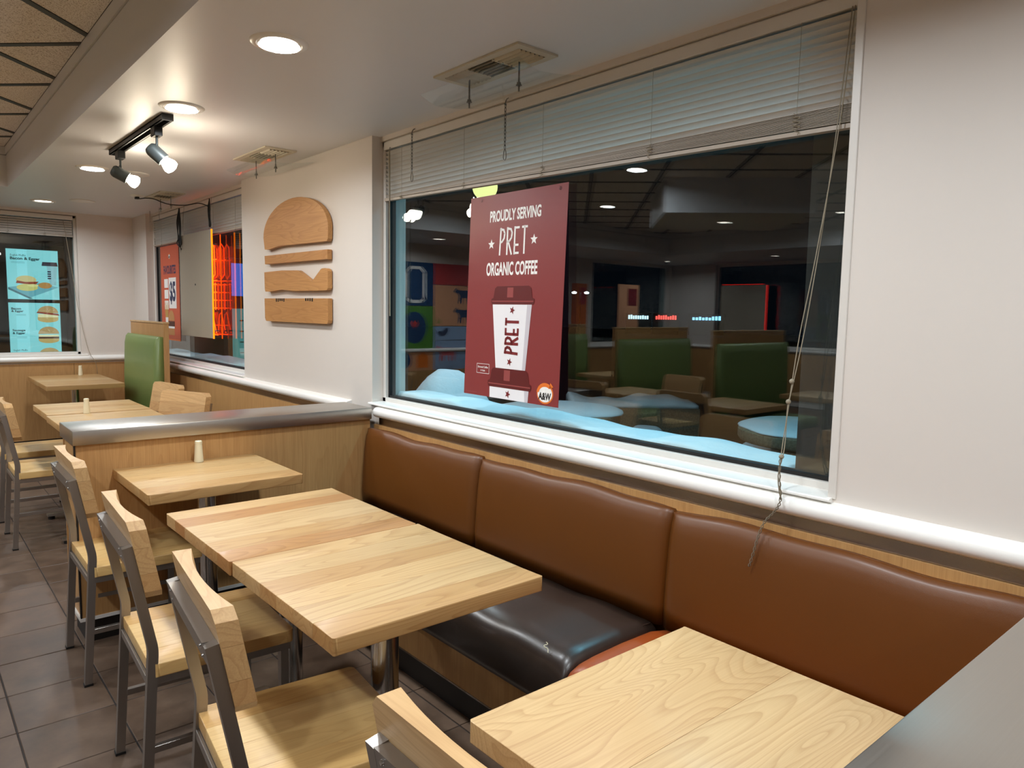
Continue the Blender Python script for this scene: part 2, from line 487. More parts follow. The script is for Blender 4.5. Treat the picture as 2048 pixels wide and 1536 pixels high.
def build_tray():
    S = .6; r2 = math.sqrt(.5); ox, oy = .82, 3.985
    U, V = Vector((r2, r2)), Vector((r2, -r2))
    bars = B()
    for i in range(-26, 26):
        for j in range(-26, 26):
            c = [(ox + (i+a)*S*U.x + (j+b)*S*V.x, oy + (i+a)*S*U.y + (j+b)*S*V.y) for a, b in ((0, 0), (1, 0), (1, 1), (0, 1))]
            m = .019 / S
            t = [(ox + (i+a)*S*U.x + (j+b)*S*V.x, oy + (i+a)*S*U.y + (j+b)*S*V.y) for a, b in ((m, m), (1-m, m), (1-m, 1-m), (m, 1-m))]
            q = clip_poly(t, TX0 + .03, TX1 - .03, TY0 + .03, TY1 - .03)
            if len(q) >= 3:
                bm = prism(B(), q, lambda u, v, d: (u, v, d), TZ + .003, TZ + .018)
                obj('ceiling_tile', bm, MAT['ctile'], tray)
    for k in range(-26, 26):
        for A, D in ((U, V), (V, U)):
            h = .017
            p0 = Vector((ox, oy)) + A * (k * S)
            q = [p0 + D*20 + A*h, p0 - D*20 + A*h, p0 - D*20 - A*h, p0 + D*20 - A*h]
            q = clip_poly([(p.x, p.y) for p in q], TX0 + .03, TX1 - .03, TY0 + .03, TY1 - .03)
            if len(q) >= 3:
                bm = prism(B(), q, lambda u, v, d: (u, v, d), TZ - .001, TZ + .012)
                obj('grid_bar', bm, MAT['grid'], tray)
build_tray()
# boxed-out soffit that drops from the tray, turned 45 degrees
db = prism(B(), [(-1.16, 4.2), (-2.1, 5.12), (-3.05, 4.2), (-2.1, 3.26)], lambda u, v, d: (u, v, d), CZ - .0, TZ + .01)
struct('ceiling_soffit', db, MAT['ceil'], 'diamond shaped dropped soffit in the tile ceiling')

# ---- walls
WY0, WY1, SZ, HZ = .95, 3.513, .945, 2.345       # main window
VY0, VY1 = 5.41, 8.03                            # second window
wb = B()
box(wb, (XW, YB, 0), (2.2, YF + .2, SZ)); box(wb, (2.04, YB, HZ), (2.2, YF + .2, CZ + .3))
for a, b in ((YB, WY0), (WY1, VY0), (VY1, YF + .2)): box(wb, (XW, a, SZ), (2.2, b, CZ + .3))
struct('wall_right', wb, MAT['wall'], 'white painted window wall')
struct('exterior_pilaster', BX((2.2, .55, -.3), (2.46, 1.165, 2.85)), MAT['asphalt'], 'dark outside pilaster at the near end of the large window')
wb = B(); FX0, FX1 = -.62, 1.474; GX0, GX1 = -6.9, -4.85
box(wb, (XL, YF, 0), (XW, YF + .2, SZ)); box(wb, (XL, YF, HZ), (XW, YF + .2, CZ + .3))
for a, b in ((XL, GX0), (GX1, FX0), (FX1, XW)): box(wb, (a, YF, SZ), (b, YF + .2, HZ))
struct('wall_back', wb, MAT['wall'], 'white far wall with one window')
LW = [(1.6, 4.2), (5.2, 7.6)]
wb = B()
box(wb, (XL - .2, YB, 0), (XL, YF + .2, SZ)); box(wb, (XL - .2, YB, HZ), (XL, YF + .2, CZ + .3))
e = YB
for a, b in LW + [(YF + .2, 0)]:
    box(wb, (XL - .2, e, SZ), (XL, a, HZ)); e = b
struct('wall_left', wb, MAT['wall'], 'white wall across the room')
struct('wall_front', BX((XL, YB - .2, 0), (2.2, YB, CZ + .3)), MAT['wall'], 'white wall behind the viewer')

# ---- wainscot, steel strip, chair rail, sills along the window wall
def rail_profile(zc):   # half-round rail: (depth from wall, z)
    p = [(0, zc - .030)]
    for i in range(13):
        a = -PI/2 + PI * i / 12
        p.append((.018 + .027 * math.cos(a), zc + .027 * math.sin(a)))
    return p + [(0, zc + .032)]
def rail_y(bm, y0, y1, zc, x=XW, s=-1):
    return prism(bm, rail_profile(zc), lambda u, v, d: (x + s*u, d, v), y0, y1)
ZR = .904
tb = B()
for a, b in ((.36, 3.43), (3.745, YF)): rail_y(tb, a, b, ZR)
prism(tb, rail_profile(ZR), lambda u, v, d: (d, YF - u, v), XL, XW - .02)
struct('trim_3', tb, MAT['trim'], 'white half round chair rail along the walls', smooth=True)
tb = B()
for a, b in ((YB, 3.43), (3.745, YF)): box(tb, (XW - .006, a, .835), (XW, b, .874))
struct('trim_4', tb, MAT['steely'], 'narrow stainless strip under the chair rail')
wn = B()
for a, b in ((.36, 3.47), (3.745, YF)): box(wn, (XW - .016, a, .10), (XW, b, .834))
struct('wainscot', wn, MAT['wain'], 'oak veneer wainscot under the windows')
wn = B()
x = XL
for x2 in (-4.6, -3.4, -2.2, -1.0, .2, 1.4, XW - .02):
    box(wn, (x + .0015, YF - .016, .10), (x2 - .0015, YF, .862)); x = x2
struct('wainscot', wn, MAT['wain'], 'oak veneer wainscot on the far wall')
bb = B(); box(bb, (XW - .012, 3.75, 0), (XW, YF, .1)); struct('baseboard_right', bb, MAT['kick'])
bb = B(); box(bb, (XL, YF - .012, 0), (XW - .02, YF, .1)); struct('baseboard_back', bb, MAT['kick'])
wn = BX((XL, YB, .1), (XL + .016, YF - .02, .862)); struct('wainscot', wn, MAT['wain'], 'oak veneer wainscot across the room')
tb = rail_y(B(), YB, YF - .02, ZR, XL, 1); struct('trim_5', tb, MAT['trim'], 'white chair rail across the room', smooth=True)

def window_unit(n, y0, y1, label, X=XW, s=1, mirror=False):
    """window in a wall whose inner face is x = X; s = +1 opens towards +x"""
    def bxx(bm, d0, d1, a, b, z0, z1, bev=0): return box(bm, (X + s*d0, a, z0), (X + s*d1, b, z1), bev, 1)
    w = bpy.data.objects.new('window_%d' % n, None); COL.objects.link(w); tag(w, label, None, None, 'structure')
    zb, zt = SZ, HZ
    t = .03
    for nm, a in (('frame_bottom', (y0, y1, zb, zb + .028)), ('frame_top', (y0, y1, zt - t, zt)), ('frame_side', (y0, y0 + t, zb, zt)), ('frame_side', (y1 - t, y1, zb, zt))):
        obj(nm, bxx(B(), .065, .135, a[0], a[1], a[2], a[3], .002), MAT['frame'], w)
    g = .012
    gk = B()
    for a in ((y0 + t, y1 - t, zb + .028, zb + .028 + g), (y0 + t, y1 - t, zt - t - g, zt - t), (y0 + t, y0 + t + g, zb + .028, zt - t), (y1 - t - g, y1 - t, zb + .028, zt - t)):
        bxx(gk, .083, .122, *a)
    obj('gasket', gk, MAT['gasket'], w)
    obj('glass_pane', bxx(B(), .092, .114, y0 + t, y1 - t, zb + .03, zt - t), MAT['glass'], w)
    sb = B()
    prism(sb, [(-.022, SZ - .006), (-.022, SZ - .001), (-.018, SZ + .003), (.065, SZ + .006), (.065, SZ - .012), (-.004, SZ - .012)] , lambda u, v, d: (X + s*u, d, v), y0 - .012, y1 + .012)
    obj('window_sill', sb, MAT['trim'], w)
    return w
window_unit(1, WY0, WY1, 'large window onto the dark snowy patio')
window_unit(2, VY0, VY1, 'second window behind the hanging sign')
for k, (a, b) in enumerate(LW): window_unit(4 + k, a, b, ['window across the room towards the street', 'window across the room beside the booths'][k], XL, -1)
def far_window(n, FX0, FX1, label):
    w = bpy.data.objects.new('window_%d' % n, None); COL.objects.link(w); tag(w, label, None, None, 'structure')
    t = .026; zb, zt = SZ, HZ
    for nm, a in (('frame_bottom', (FX0, FX1, zb, zb + .028)), ('frame_top', (FX0, FX1, zt - t, zt)), ('frame_side', (FX0, FX0 + t, zb, zt)), ('frame_side', (FX1 - t, FX1, zb, zt))):
        obj(nm, BX((a[0], YF + .04, a[2]), (a[1], YF + .11, a[3]), .002, 1), MAT['frame'], w)
    obj('glass_pane', BX((FX0 + t, YF + .07, zb + .028), (FX1 - t, YF + .092, zt - t)), MAT['glass'], w)
    obj('window_sill', BX((FX0 - .03, YF - .03, zb - .022), (FX1 + .06, YF + .04, zb + .004), .003, 1), MAT['trim'], w)
far_window(3, FX0, FX1, 'far wall window onto the drive-through menu')
far_window(6, GX0, GX1, 'far wall window in the opposite corner, seen mirrored')
# jamb bead at the near end of the main window
struct('trim_6', BX((XW - .004, .928, SZ), (XW + .06, .952, CZ), .002, 1), MAT['frame'], 'white corner bead beside the large window')

# ---- partitions with steel caps
def partition(name, x0, x1, y0, y1, label):
    p = bpy.data.objects.new(name, None); COL.objects.link(p); p.location = (x0, y0, 0); tag(p, label, None, None, 'structure')
    obj('front_panel', BX((x0 + .008, y0 + .02, .12), (x1, y0 + .032, .868)), MAT['wain'], p)
    obj('rear_panel', BX((x0 + .008, y1 - .032, .12), (x1, y1 - .02, .868)), MAT['wain'], p)
    obj('end_panel', BX((x0 + .012, y0 + .033, .12), (x0 + .03, y1 - .033, .868)), MAT['wain'], p)
    obj('corner_edge', BX((x0 + .006, y0 + .018, .12), (x0 + .012, y0 + .034, .868)), MAT['kick'], p)
    obj('bottom_strip', box(B(), (x0 + .004, y0 + .016, .105), (x1, y1 - .016, .12)), MAT['trim'], p)
    obj('kick_plate', BX((x0 + .03, y0 + .045, 0), (x1, y1 - .045, .105)), MAT['kick'], p)
    obj('steel_cap', BX((x0, y0, .868), (x1, y1, .93), .003, 2), MAT['steel'], p, smooth=True)
    return p
partition('partition_wall', .546, XW - .05, 3.43, 3.735, 'low oak partition with brushed steel cap between the seating bays')
partition('partition_wall', .56, XW - .02, .06, .355, 'near oak partition with steel cap at lower right corner')

# ================================================================ FURNITURE
def poly_strip(pts, w):
    """offset outline of a bent strip (list of 2D points), width w"""
    L, R = [], []
    n = len(pts)
    for i, p in enumerate(pts):
        a = Vector(pts[max(i-1, 0)]); b = Vector(pts[min(i+1, n-1)])
        d = (b - a).normalized(); nn = Vector((-d.y, d.x)) * w / 2
        L.append((p[0] + nn.x, p[1] + nn.y)); R.append((p[0] - nn.x, p[1] - nn.y))
    return L + R[::-1]

TONES = [(1.0, 1.0, 1.0), (.80, .60, .43), (1.05, 1.06, 1.10), (.90, .80, .68), (1.03, 1.0, .96), (.80, .66, .50), (1.0, .96, .9)]

def table_top_planks(parent, mat, n, sx=.305, sy=.305, z0=.71, z1=.75, tones=None, seam_name='plank', cr=.007):
    ws = n if isinstance(n, list) else [2 * sy / n] * n
    n = len(ws)
    for k in range(n):
        bm = B(); y0 = -sy + sum(ws[:k]); y1 = y0 + ws[k]
        g = .00035
        box(bm, (-sx, y0 + (g if k else 0), z0), (sx, y1 - (g if k < n-1 else 0), z1))
        es = []
        vc = [e for e in bm.edges if abs(e.verts[0].co.z - e.verts[1].co.z) > 1e-6 and abs(abs(e.verts[0].co.x) - sx) < 1e-6 and abs(abs(e.verts[0].co.y) - sy) < 1e-6]
        if vc: bmesh.ops.bevel(bm, geom=vc, offset=cr, segments=4, affect='EDGES', profile=.5)
        for e in bm.edges:
            a, b = e.verts[0].co, e.verts[1].co
            if abs(abs(a.x) - sx) < 1e-6 and abs(a.x - b.x) < 1e-6 and abs(a.y - b.y) > 1e-6: es.append(e)          # end edges
            elif abs(abs(a.y) - sy) < 1e-6 and abs(a.y - b.y) < 1e-6: es.append(e)                                    # outer long edges + corners
        bmesh.ops.bevel(bm, geom=es, offset=.0035, segments=2, affect='EDGES', profile=.5)
        bm.transform(Matrix.Translation((0, -(y0+y1)/2, -z0)))
        o = obj(seam_name, bm, mat, parent, smooth=True, local=True, tone=tones[k % len(tones)])
        o.location = (0, (y0+y1)/2, z0)

def make_table(label, group, loc, n=6, mat='table', tones=None, sy=.305, rz=0.0, fl=.29):
    t = thing('dining_table', label, 'table', loc, rz, group)
    top = bpy.data.objects.new('table_top', None); COL.objects.link(top); top.parent = t
    table_top_planks(top, MAT[mat], n, sy=sy, tones=tones)
    obj('mounting_plate', BX((-.17, -.17, .698), (.17, .17, .71), .002, 1), MAT['black'], t, local=True)
    c = cyl(B(), (0, 0, .05), (0, 0, .698), .038, 32)
    obj('column', c, MAT['chrome'], t, smooth=True, local=True)
    obj('column_collar', lathe(B(), [(0, .03), (.06, .03), (.06, .05), (.044, .075), (.038, .078), (0, .078)], n=28), MAT['tubem'], t, smooth=True, local=True)
    for dx, dy in ((1, 0), (-1, 0), (0, 1), (0, -1)):
        bm = B()
        f = lambda u, v, z: (dx*u - dy*v, dy*u + dx*v, z)
        v = [bm.verts.new(f(*p)) for p in ((.02, -.03, .022), (fl, -.022, .022), (fl, .022, .022), (.02, .03, .022), (.02, -.03, .055), (fl, -.022, .036), (fl, .022, .036), (.02, .03, .055))]
        for qd in ((0,3,2,1),(4,5,6,7),(0,1,5,4),(1,2,6,5),(2,3,7,6),(3,0,4,7)): bm.faces.new([v[i] for i in qd])
        foot = obj('foot', bm, MAT['steel'], t, local=True)
        gb = cyl(B(), f(fl - .025, 0, 0), f(fl - .025, 0, .022), .02, 14)
        g = obj('glide', gb, MAT['black'], foot, local=True)
    return t

TAB = 'square wooden dining tables'
T1C, T2C, T3C, T4C = (1.0, 3.195, 0), (.985, 2.293, 0), (.99, 1.681, 0), (1.03, .645, 0)
def tn(*ix): return [TONES[i] for i in ix]
make_table('square oak table pushed against the steel capped partition', TAB, T1C, 5, 'table', tn(3, 0, 4, 0, 3))
make_table('butcher block table with strong light and dark staves, second from the partition', TAB, T2C, 6, 'table', tn(1, 3, 2, 2, 1, 4))
make_table('square pale wooden table in the middle of the leather bench', TAB, T3C, 6, 'table', tn(3, 0, 4, 3, 0, 4))
make_table('nearest wooden table with swirling grain, lower right', TAB, T4C, [.085, .262, .263], 'tablef', tn(4, 0, 4))
make_table('wooden table just beyond the partition, its near half', TAB, (1.02, 5.05, 0), 5, 'table', tn(0, 3, 4, 0, 2))
make_table('wooden table beyond the partition, its far half', TAB, (1.03, 5.70, 0), 5, 'table', tn(4, 0, 3, 4, 0))
make_table('farthest wooden table under the far window', TAB, (1.29, 7.86, 0), 5, 'table', tn(3, 3, 0, 3, 3), sy=.56, fl=.2)

# ---- chairs
def make_chair():
    t = thing('dining_chair', '', 'chair', (0, 0, 0))
    seat = bpy.data.objects.new('seat', None); COL.objects.link(seat); seat.parent = t
    table_top_planks(seat, MAT['seat'], 4, sx=.205, sy=.215, z0=.422, z1=.46, tones=tn(4, 0, 2, 3), cr=.022)
    for s in (-1, 1):
        pts = [(-.226, 0), (-.197, .465), (-.1955, .485), (-.1955, .50), (-.197, .515), (-.200, .53), (-.252, .803)]
        pr = poly_strip(pts, .026)
        obj('rear_leg', prism(B(), pr, lambda u, v, d: (u, d, v), s*.2 - .013, s*.2 + .013), MAT['tubem'], t, local=True)
        obj('front_leg', BX((.165, s*.185 - .013, 0), (.191, s*.185 + .013, .402), .0015, 1), MAT['tubem'], t, local=True)
        obj('side_stretcher', BX((-.202, s*.193 - .009, .195), (.166, s*.193 + .009, .215), .001, 1), MAT['tubem'], t, local=True)
        obj('seat_rail', BX((-.188, s*.192 - .012, .396), (.195, s*.192 + .012, .422), .001, 1), MAT['tubem'], t, local=True)
        for (xx, yy) in ((-.226, s*.2), (.178, s*.185)):
            obj('foot_cap', BX((xx - .015, yy - .015, 0), (xx + .015, yy + .015, .008)), MAT['black'], t, local=True)
    obj('front_rail', BX((.168, -.18, .396), (.19, .18, .42), .001, 1), MAT['tubem'], t, local=True)
    obj('rear_rail', BX((-.212, -.187, .396), (-.190, .187, .42), .001, 1), MAT['tubem'], t, local=True)
    sl = -.052 / .273
    fx = lambda z: -.200 + (z - .53) * sl
    cb_ = B(); z0, z1 = .755, .803
    prism(cb_, [(fx(z0) - .013, z0), (fx(z0) + .013, z0), (fx(z1) + .013, z1), (fx(z1) - .013, z1)], lambda u, v, d: (u, d, v), -.187, .187)
    obj('crossbar', cb_, MAT['tubem'], t, local=True)
    for s in (-1, 1):
        for zz in (.768, .79):
            obj('bolt', lathe(B(), [(0, .005), (.004, .004), (.0055, 0)], (fx(zz) - .0125, s*.165, zz), 10, (-1, 0, .0)), MAT['chrome'], t, smooth=True, local=True)
    br = bpy.data.objects.new('backrest', None); COL.objects.link(br); br.parent = t
    ZB, ZT, hw, r = .652, .872, .222, .022
    for k in range(3):
        za, zb = ZB + (ZT - ZB) * k / 3 + .0003, ZB + (ZT - ZB) * (k + 1) / 3 - .0003
        bm = B(); rows = []
        ny = 18
        for i in range(ny + 1):
            q = -1 + 2*i/ny; y = hw * (math.copysign(abs(q) ** .8, q))
            drop = 0
            ex = abs(y) - (hw - r)
            if ex > 0: drop = r - math.sqrt(max(0, r*r - ex*ex))
            th = .043 - .021 * max(0, 1 - (y/.2)**2) if abs(y) < .2 else .043
            zt = zb - (drop if k == 2 else 0); zl = za + (drop if k == 0 else 0)
            ff = lambda z: fx(z) + .0135
            rows.append([(ff(zl), y, zl), (ff(zl) + th, y, zl), (ff(zt) + th, y, zt), (ff(zt), y, zt)])
        grid_solid(bm, rows)
        obj('stave', bm, MAT['back'], br, smooth=True, local=True, tone=[(.92, .82, .72), (.97, .92, .86), (1.05, 1.02, .98)][k])
    return t
chair = make_chair()
CG = 'wooden chairs with grey steel tube frames'
R_ = math.radians
place(chair, True, (.734, 3.265, 0), R_(-.5), 'wood and steel chair beside the end of the partition', CG)
place(chair, False, (.714, 2.309, 0), R_(-2.9), 'wood and steel chair at the striped butcher block table', CG)
place(chair, False, (.710, 1.571, 0), R_(-6), 'wood and steel chair with seat in front, lower left centre', CG)
place(chair, False, (.780, .72, 0), R_(0), 'chair at the bottom edge, only its curved top rail showing', CG)
place(chair, False, (.72, 5.285, 0), R_(0), 'near chair on the aisle side of the tables beyond the partition', CG)
place(chair, False, (.72, 5.99, 0), R_(0), 'far chair on the aisle side of the tables beyond the partition', CG)
place(chair, False, (1.305, 5.13, 0), R_(203), 'near chair on the window side of the tables beyond the partition', CG)
place(chair, False, (1.35, 5.82, 0), R_(188), 'far chair on the window side, in front of the green bench', CG)

# ---- leather banquette under the main window
def banquette():
    t = thing('banquette_bench', 'long tan leather banquette bench under the large window', 'bench', (1.5, .36, 0))
    y0, y1 = .36, 3.445
    obj('base_panel', BX((1.50, y0, .1), (1.518, y1, .30)), MAT['wain'], t)
    obj('edge_strip', BX((1.498, y0, .094), (1.519, y1, .1)), MAT['steely'], t)
    obj('kick_plate', BX((1.506, y0, 0), (1.518, y1, .094)), MAT['kick'], t)
    obj('carcass', BX((1.52, y0, .0), (XW - .02, y1, .285)), MAT['kick'], t)
    obj('back_board', BX((XW - .045, y0, .29), (XW - .0165, y1, .80)), MAT['wain'], t)
    ends = [(y0, 1.43), (1.432, 2.45), (2.452, y1)]
    for k, (a, b) in enumerate(ends):
        bm = B(); rows = []
        n = 44
        for i in range(n + 1):
            q = i / n; q = .5 - .5 * math.cos(PI * q) if False else q
            y = a + (b - a) * q
            d = min(y - a, b - y)
            pin = .016 * math.exp(-d / .012) + .006 * math.exp(-d / .06)
            wv = .005 * math.sin(7.3*y + k) + .0035 * math.sin(17.0*y + 2*k) - .008 * math.exp(-d / .05)
            prof = [(1.872, .43), (1.868, .50), (1.874, .60), (1.882, .70), (1.889, .755), (1.895, .788), (1.904, .810), (1.918, .822), (1.934, .825), (1.944, .819)]
            row = []
            for (x, z) in prof:
                tz = max(0, (z - .6) / .24)
                row.append((min(x + pin * (1 if x < 1.91 else .3), 1.944), y, z + wv * tz))
            row += [(1.9445, y, .70), (1.9445, y, .43)]
            rows.append(row)
        grid_solid(bm, rows)
        tag(obj('back_cushion', bm, MAT['brown'], t, smooth='all'), ['tan vinyl back cushion at the near end', 'tan vinyl back cushion in the middle', 'tan vinyl back cushion beside the partition'][k])
    for k, (a, b, mt, lb) in enumerate(((.365, 1.428, 'rust', 'rust orange vinyl seat cushion'), (1.43, 3.44, 'dark', 'dark brown vinyl seat cushion'))):
        bm = B(); rows = []; n = 60
        for i in range(n + 1):
            q = i / n; y = a + (b - a) * (.5 - .5*math.cos(PI*q))
            d = min(y - a, b - y)
            rz = .05
            dz = -(rz - math.sqrt(max(0, rz*rz - max(0, rz - d)**2))) * .75
            wv = .004 * math.sin(9*y) + .0025 * math.sin(23*y + 1)
            zt = .452 if k else .446
            prof = [(1.864, .288), (1.864, zt - .012), (1.80, zt + .002), (1.66, zt + .004), (1.54, zt), (1.485, zt - .006), (1.455, zt - .02), (1.437, zt - .045), (1.433, zt - .075), (1.436, .30), (1.446, .272), (1.465, .262), (1.497, .262), (1.497, .288)]
            rows.append([(x, y, z + (dz + wv) * max(0, min(1, (z - .36) / .08))) for x, z in prof])
        grid_solid(bm, rows)
        c = obj('seat_cushion', bm, MAT[mt], t, smooth='all'); c['label'] = lb
        if k:
            pts = [(1.852, 1.451, .443), (1.75, 1.449, .446), (1.60, 1.448, .443), (1.50, 1.447, .435), (1.462, 1.447, .421), (1.441, 1.447, .39), (1.435, 1.447, .34), (1.436, 1.447, .30)]
            obj('piping', tube(B(), catmull(pts, 5), .0025, 6), MAT['dark'], c, smooth='all')
            th = B()
            for q in ([(1.452, 1.52, .446), (1.45, 1.532, .453), (1.462, 1.528, .456), (1.472, 1.545, .453)], [(1.447, 1.51, .44), (1.452, 1.517, .449), (1.448, 1.526, .452)]):
                tube(th, catmull(q, 4), .0012, 5)
            obj('loose_thread', th, MAT['cream'], c)
    return t
banquette()

# ---- green bench beyond the partition
def green_bench(loc, rz, length, label, group=None, reflect=False):
    """local: x towards the sitter (front), y along, origin at floor behind the back board, near end"""
    t = thing('booth_bench', label, 'bench', loc, rz, group)
    L = length
    obj('back_board', BX((0, 0, 0), (.045, L, 1.30), .002, 1), MAT['wain'], t, local=True)
    obj('top_cap', BX((-.004, -.003, 1.30), (.05, L + .003, 1.315), .002, 1), MAT['back'], t, local=True)
    obj('base_panel', BX((.05, .01, 0), (.30, L - .01, .34)), MAT['wain'], t, local=True)
    bm = B(); rows = []
    n = 24
    for i in range(n + 1):
        y = .012 + (L - .024) * i / n; d = min(y, L - y); pin = .012 * math.exp(-d / .03)
        rows.append([(.046, y, .40), (.13 - pin, y, .40), (.128 - pin, y, .8), (.115 - pin, y, 1.10), (.10 - pin*.6, y, 1.165), (.075, y, 1.19), (.046, y, 1.185)])
    grid_solid(bm, rows); obj('back_cushion', bm, MAT['green'], t, smooth='all', local=True)
    bm = B(); rows = []
    for i in range(n + 1):
        y = .012 + (L - .024) * i / n; d = min(y, L - y); pin = .02 * math.exp(-d / .03)
        rows.append([(.132, y, .342), (.47, y, .342), (.49 - pin, y, .37), (.485 - pin, y, .43 - pin), (.455, y, .455 - pin), (.132, y, .458 - pin)])
    grid_solid(bm, rows); obj('seat_cushion', bm, MAT['green'], t, smooth='all', local=True)
    return t
# faces the room (-x): rotate 180 so local +x -> world -x
green_bench((1.83, 7.86, 0), PI, 1.12, 'green vinyl bench with tall oak back by the second window')

# ================================================================ LAMPS
def downlight(x, y, z, label, on=True, group='recessed round ceiling downlights', watts=None, r=.1):
    t = thing('ceiling_downlight', label, 'downlight', (x, y, z), 0, group)
    obj('trim_ring', lathe(B(), [(.074, -.003), (.078, -.008), (.094, -.006), (r, 0), (r, .0), (.072, .0)], n=36), MAT['trim'], t, smooth=True, local=True)
    ln = lathe(B(), [(0, -.004), (.05, -.0045), (.074, -.002), (.074, 0), (0, 0)], n=32)
    obj('lens', ln, MAT['lens'] if on else MAT['trim'], t, smooth=True, local=True)
    if on:
        ld = bpy.data.lights.new('downlight_glow', 'AREA'); ld.shape = 'DISK'; ld.size = .14; ld.energy = watts or DOWN_W; ld.color = DOWN_COL; ld.spread = R_(165)
        lo = bpy.data.objects.new('downlight_glow', ld); COL.objects.link(lo); lo.parent = t; lo.location = (0, 0, -.012)
        lo.visible_camera = True
    return t
downlight(1.078, 2.545, CZ, 'largest lit downlight above the leather bench')
downlight(1.074, 3.65, CZ, 'lit downlight right beside the near end of the track')
downlight(1.083, 5.655, CZ, 'lit downlight past the far end of the track')
downlight(1.087, 7.77, CZ, 'farthest lit downlight near the far window')
downlight(1.08, 1.25, CZ, 'lit downlight above the near end of the bench')
downlight(1.08, .05, CZ, 'lit downlight above the near partition')
downlight(1.08, -1.3, CZ, 'lit downlight behind the viewer')
downlight(-2.1, 4.2, CZ, 'lit downlight under the diamond soffit, seen mirrored in the window')
DT = 'downlights in the tile ceiling across the room'
for x, y, lb in ((-.69, 4.14, 'above the middle green booth'), (-2.1, 5.75, 'just past the diamond soffit'), (-3.6, 5.85, 'far behind the diamond soffit'), (-.9, 2.2, 'over the nearest booth table'), (-2.9, 2.2, 'deep in the room near the viewer'), (-.9, .2, 'left of the viewer'), (-2.9, .2, 'far left of the viewer'), (-.7, 6.3, 'above the farthest green booth'), (-4.3, 4.1, 'on the far side of the diamond soffit')):
    downlight(x, y, TZ + .003, 'lit downlight in the tile ceiling ' + lb, group=DT, watts=19)
for x, y, lb in ((-6.0, 7.9, 'in the far left corner'), (-6.0, 5.9, 'by the window beside the booths'), (-6.0, 3.9, 'by the pale poster'), (-6.0, 1.9, 'by the window towards the street'), (-3.2, 7.8, 'past the left edge of the mural'), (-1.2, 7.8, 'in front of the mural')):
    downlight(x, y, CZ, 'lit downlight in the low ceiling across the room, ' + lb, group='downlights round the far side of the room', watts=19)

def speaker_disc(x, y, label):
    t = thing('ceiling_speaker', label, 'speaker', (x, y, CZ))
    obj('rim', lathe(B(), [(.085, 0), (.1, 0), (.098, -.006), (.085, -.008)], n=36), MAT['trim'], t, smooth=True, local=True)
    obj('grille', lathe(B(), [(0, -.004), (.085, -.004), (.085, 0), (0, 0)], n=32), MAT['ceil'], t, local=True)
speaker_disc(1.345, 5.69, 'flat white disc in the ceiling past the track lamps')
speaker_disc(1.346, 7.49, 'flat white disc in the ceiling near the far corner')

def track_light():
    t = thing('track_light', 'black ceiling track with two bare bulb spotlights', 'track light', (1.06, 4.4, CZ))
    bm = B()
    for a, b in (((1.035, 3.83), (1.039, 4.93)), ((1.081, 3.83), (1.085, 4.93))): box(bm, (a[0], a[1], CZ - .03), (b[0], b[1], CZ))
    box(bm, (1.035, 3.83, CZ - .006), (1.085, 4.93, CZ))
    box(bm, (1.035, 3.83, CZ - .03), (1.045, 4.93, CZ - .026)); box(bm, (1.075, 3.83, CZ - .03), (1.085, 4.93, CZ - .026))
    box(bm, (1.034, 3.822, CZ - .031), (1.086, 3.83, CZ)); box(bm, (1.034, 4.93, CZ - .031), (1.086, 4.938, CZ))
    obj('track_rail', bm, MAT['black'], t)
    for k, (y, d) in enumerate(((4.02, Vector((.62, -.25, -.62))), (4.78, Vector((.72, -.2, -.38))))):
        d.normalize()
        hd = bpy.data.objects.new('spot_head', None); COL.objects.link(hd); hd.parent = t; hd.location = (0, y - 4.4, 0)
        hd['label'] = ['near spotlight head on the track', 'far spotlight head on the track'][k]
        obj('adapter', BX((1.04, y - .035, CZ - .075), (1.08, y + .035, CZ - .028), .003, 1), MAT['black'], hd)
        obj('stem', cyl(B(), (1.06, y, CZ - .075), (1.06, y, CZ - .135), .006, 10), MAT['lampmetal'], hd, smooth=True)
        c = Vector((1.06, y, CZ - .16))
        a, b = c - d*.05, c + d*.035
        obj('yoke', tube(B(), catmull([(1.06, y + .02, CZ - .11), (1.06, y + .05, CZ - .13), tuple(c + Vector((0, .045, 0))), ], 4), .004, 6), MAT['lampmetal'], hd, smooth='all')
        obj('lamp_can', lathe(B(), [(0, 0), (.024, .0), (.032, .01), (.035, .022), (.035, .09), (.032, .09), (.03, .04), (0, .04)], a, 26, d), MAT['lampmetal'], hd, smooth=True)
        obj('bulb', lathe(B(), [(0, .0), (.014, .0), (.022, .016), (.034, .045), (.036, .056), (.033, .07), (.016, .078), (0, .08)], b - d*.01, 26, d), MAT['bulb'], hd, smooth=True)
        ld = bpy.data.lights.new('bulb_glow', 'POINT'); ld.energy = BULB_W; ld.color = (1, .84, .62); ld.shadow_soft_size = .03
        lo = bpy.data.objects.new('bulb_glow', ld); COL.objects.link(lo); lo.parent = hd
        lo.location = Vector(b + d*.11) - Vector((1.06, y, CZ))
track_light()

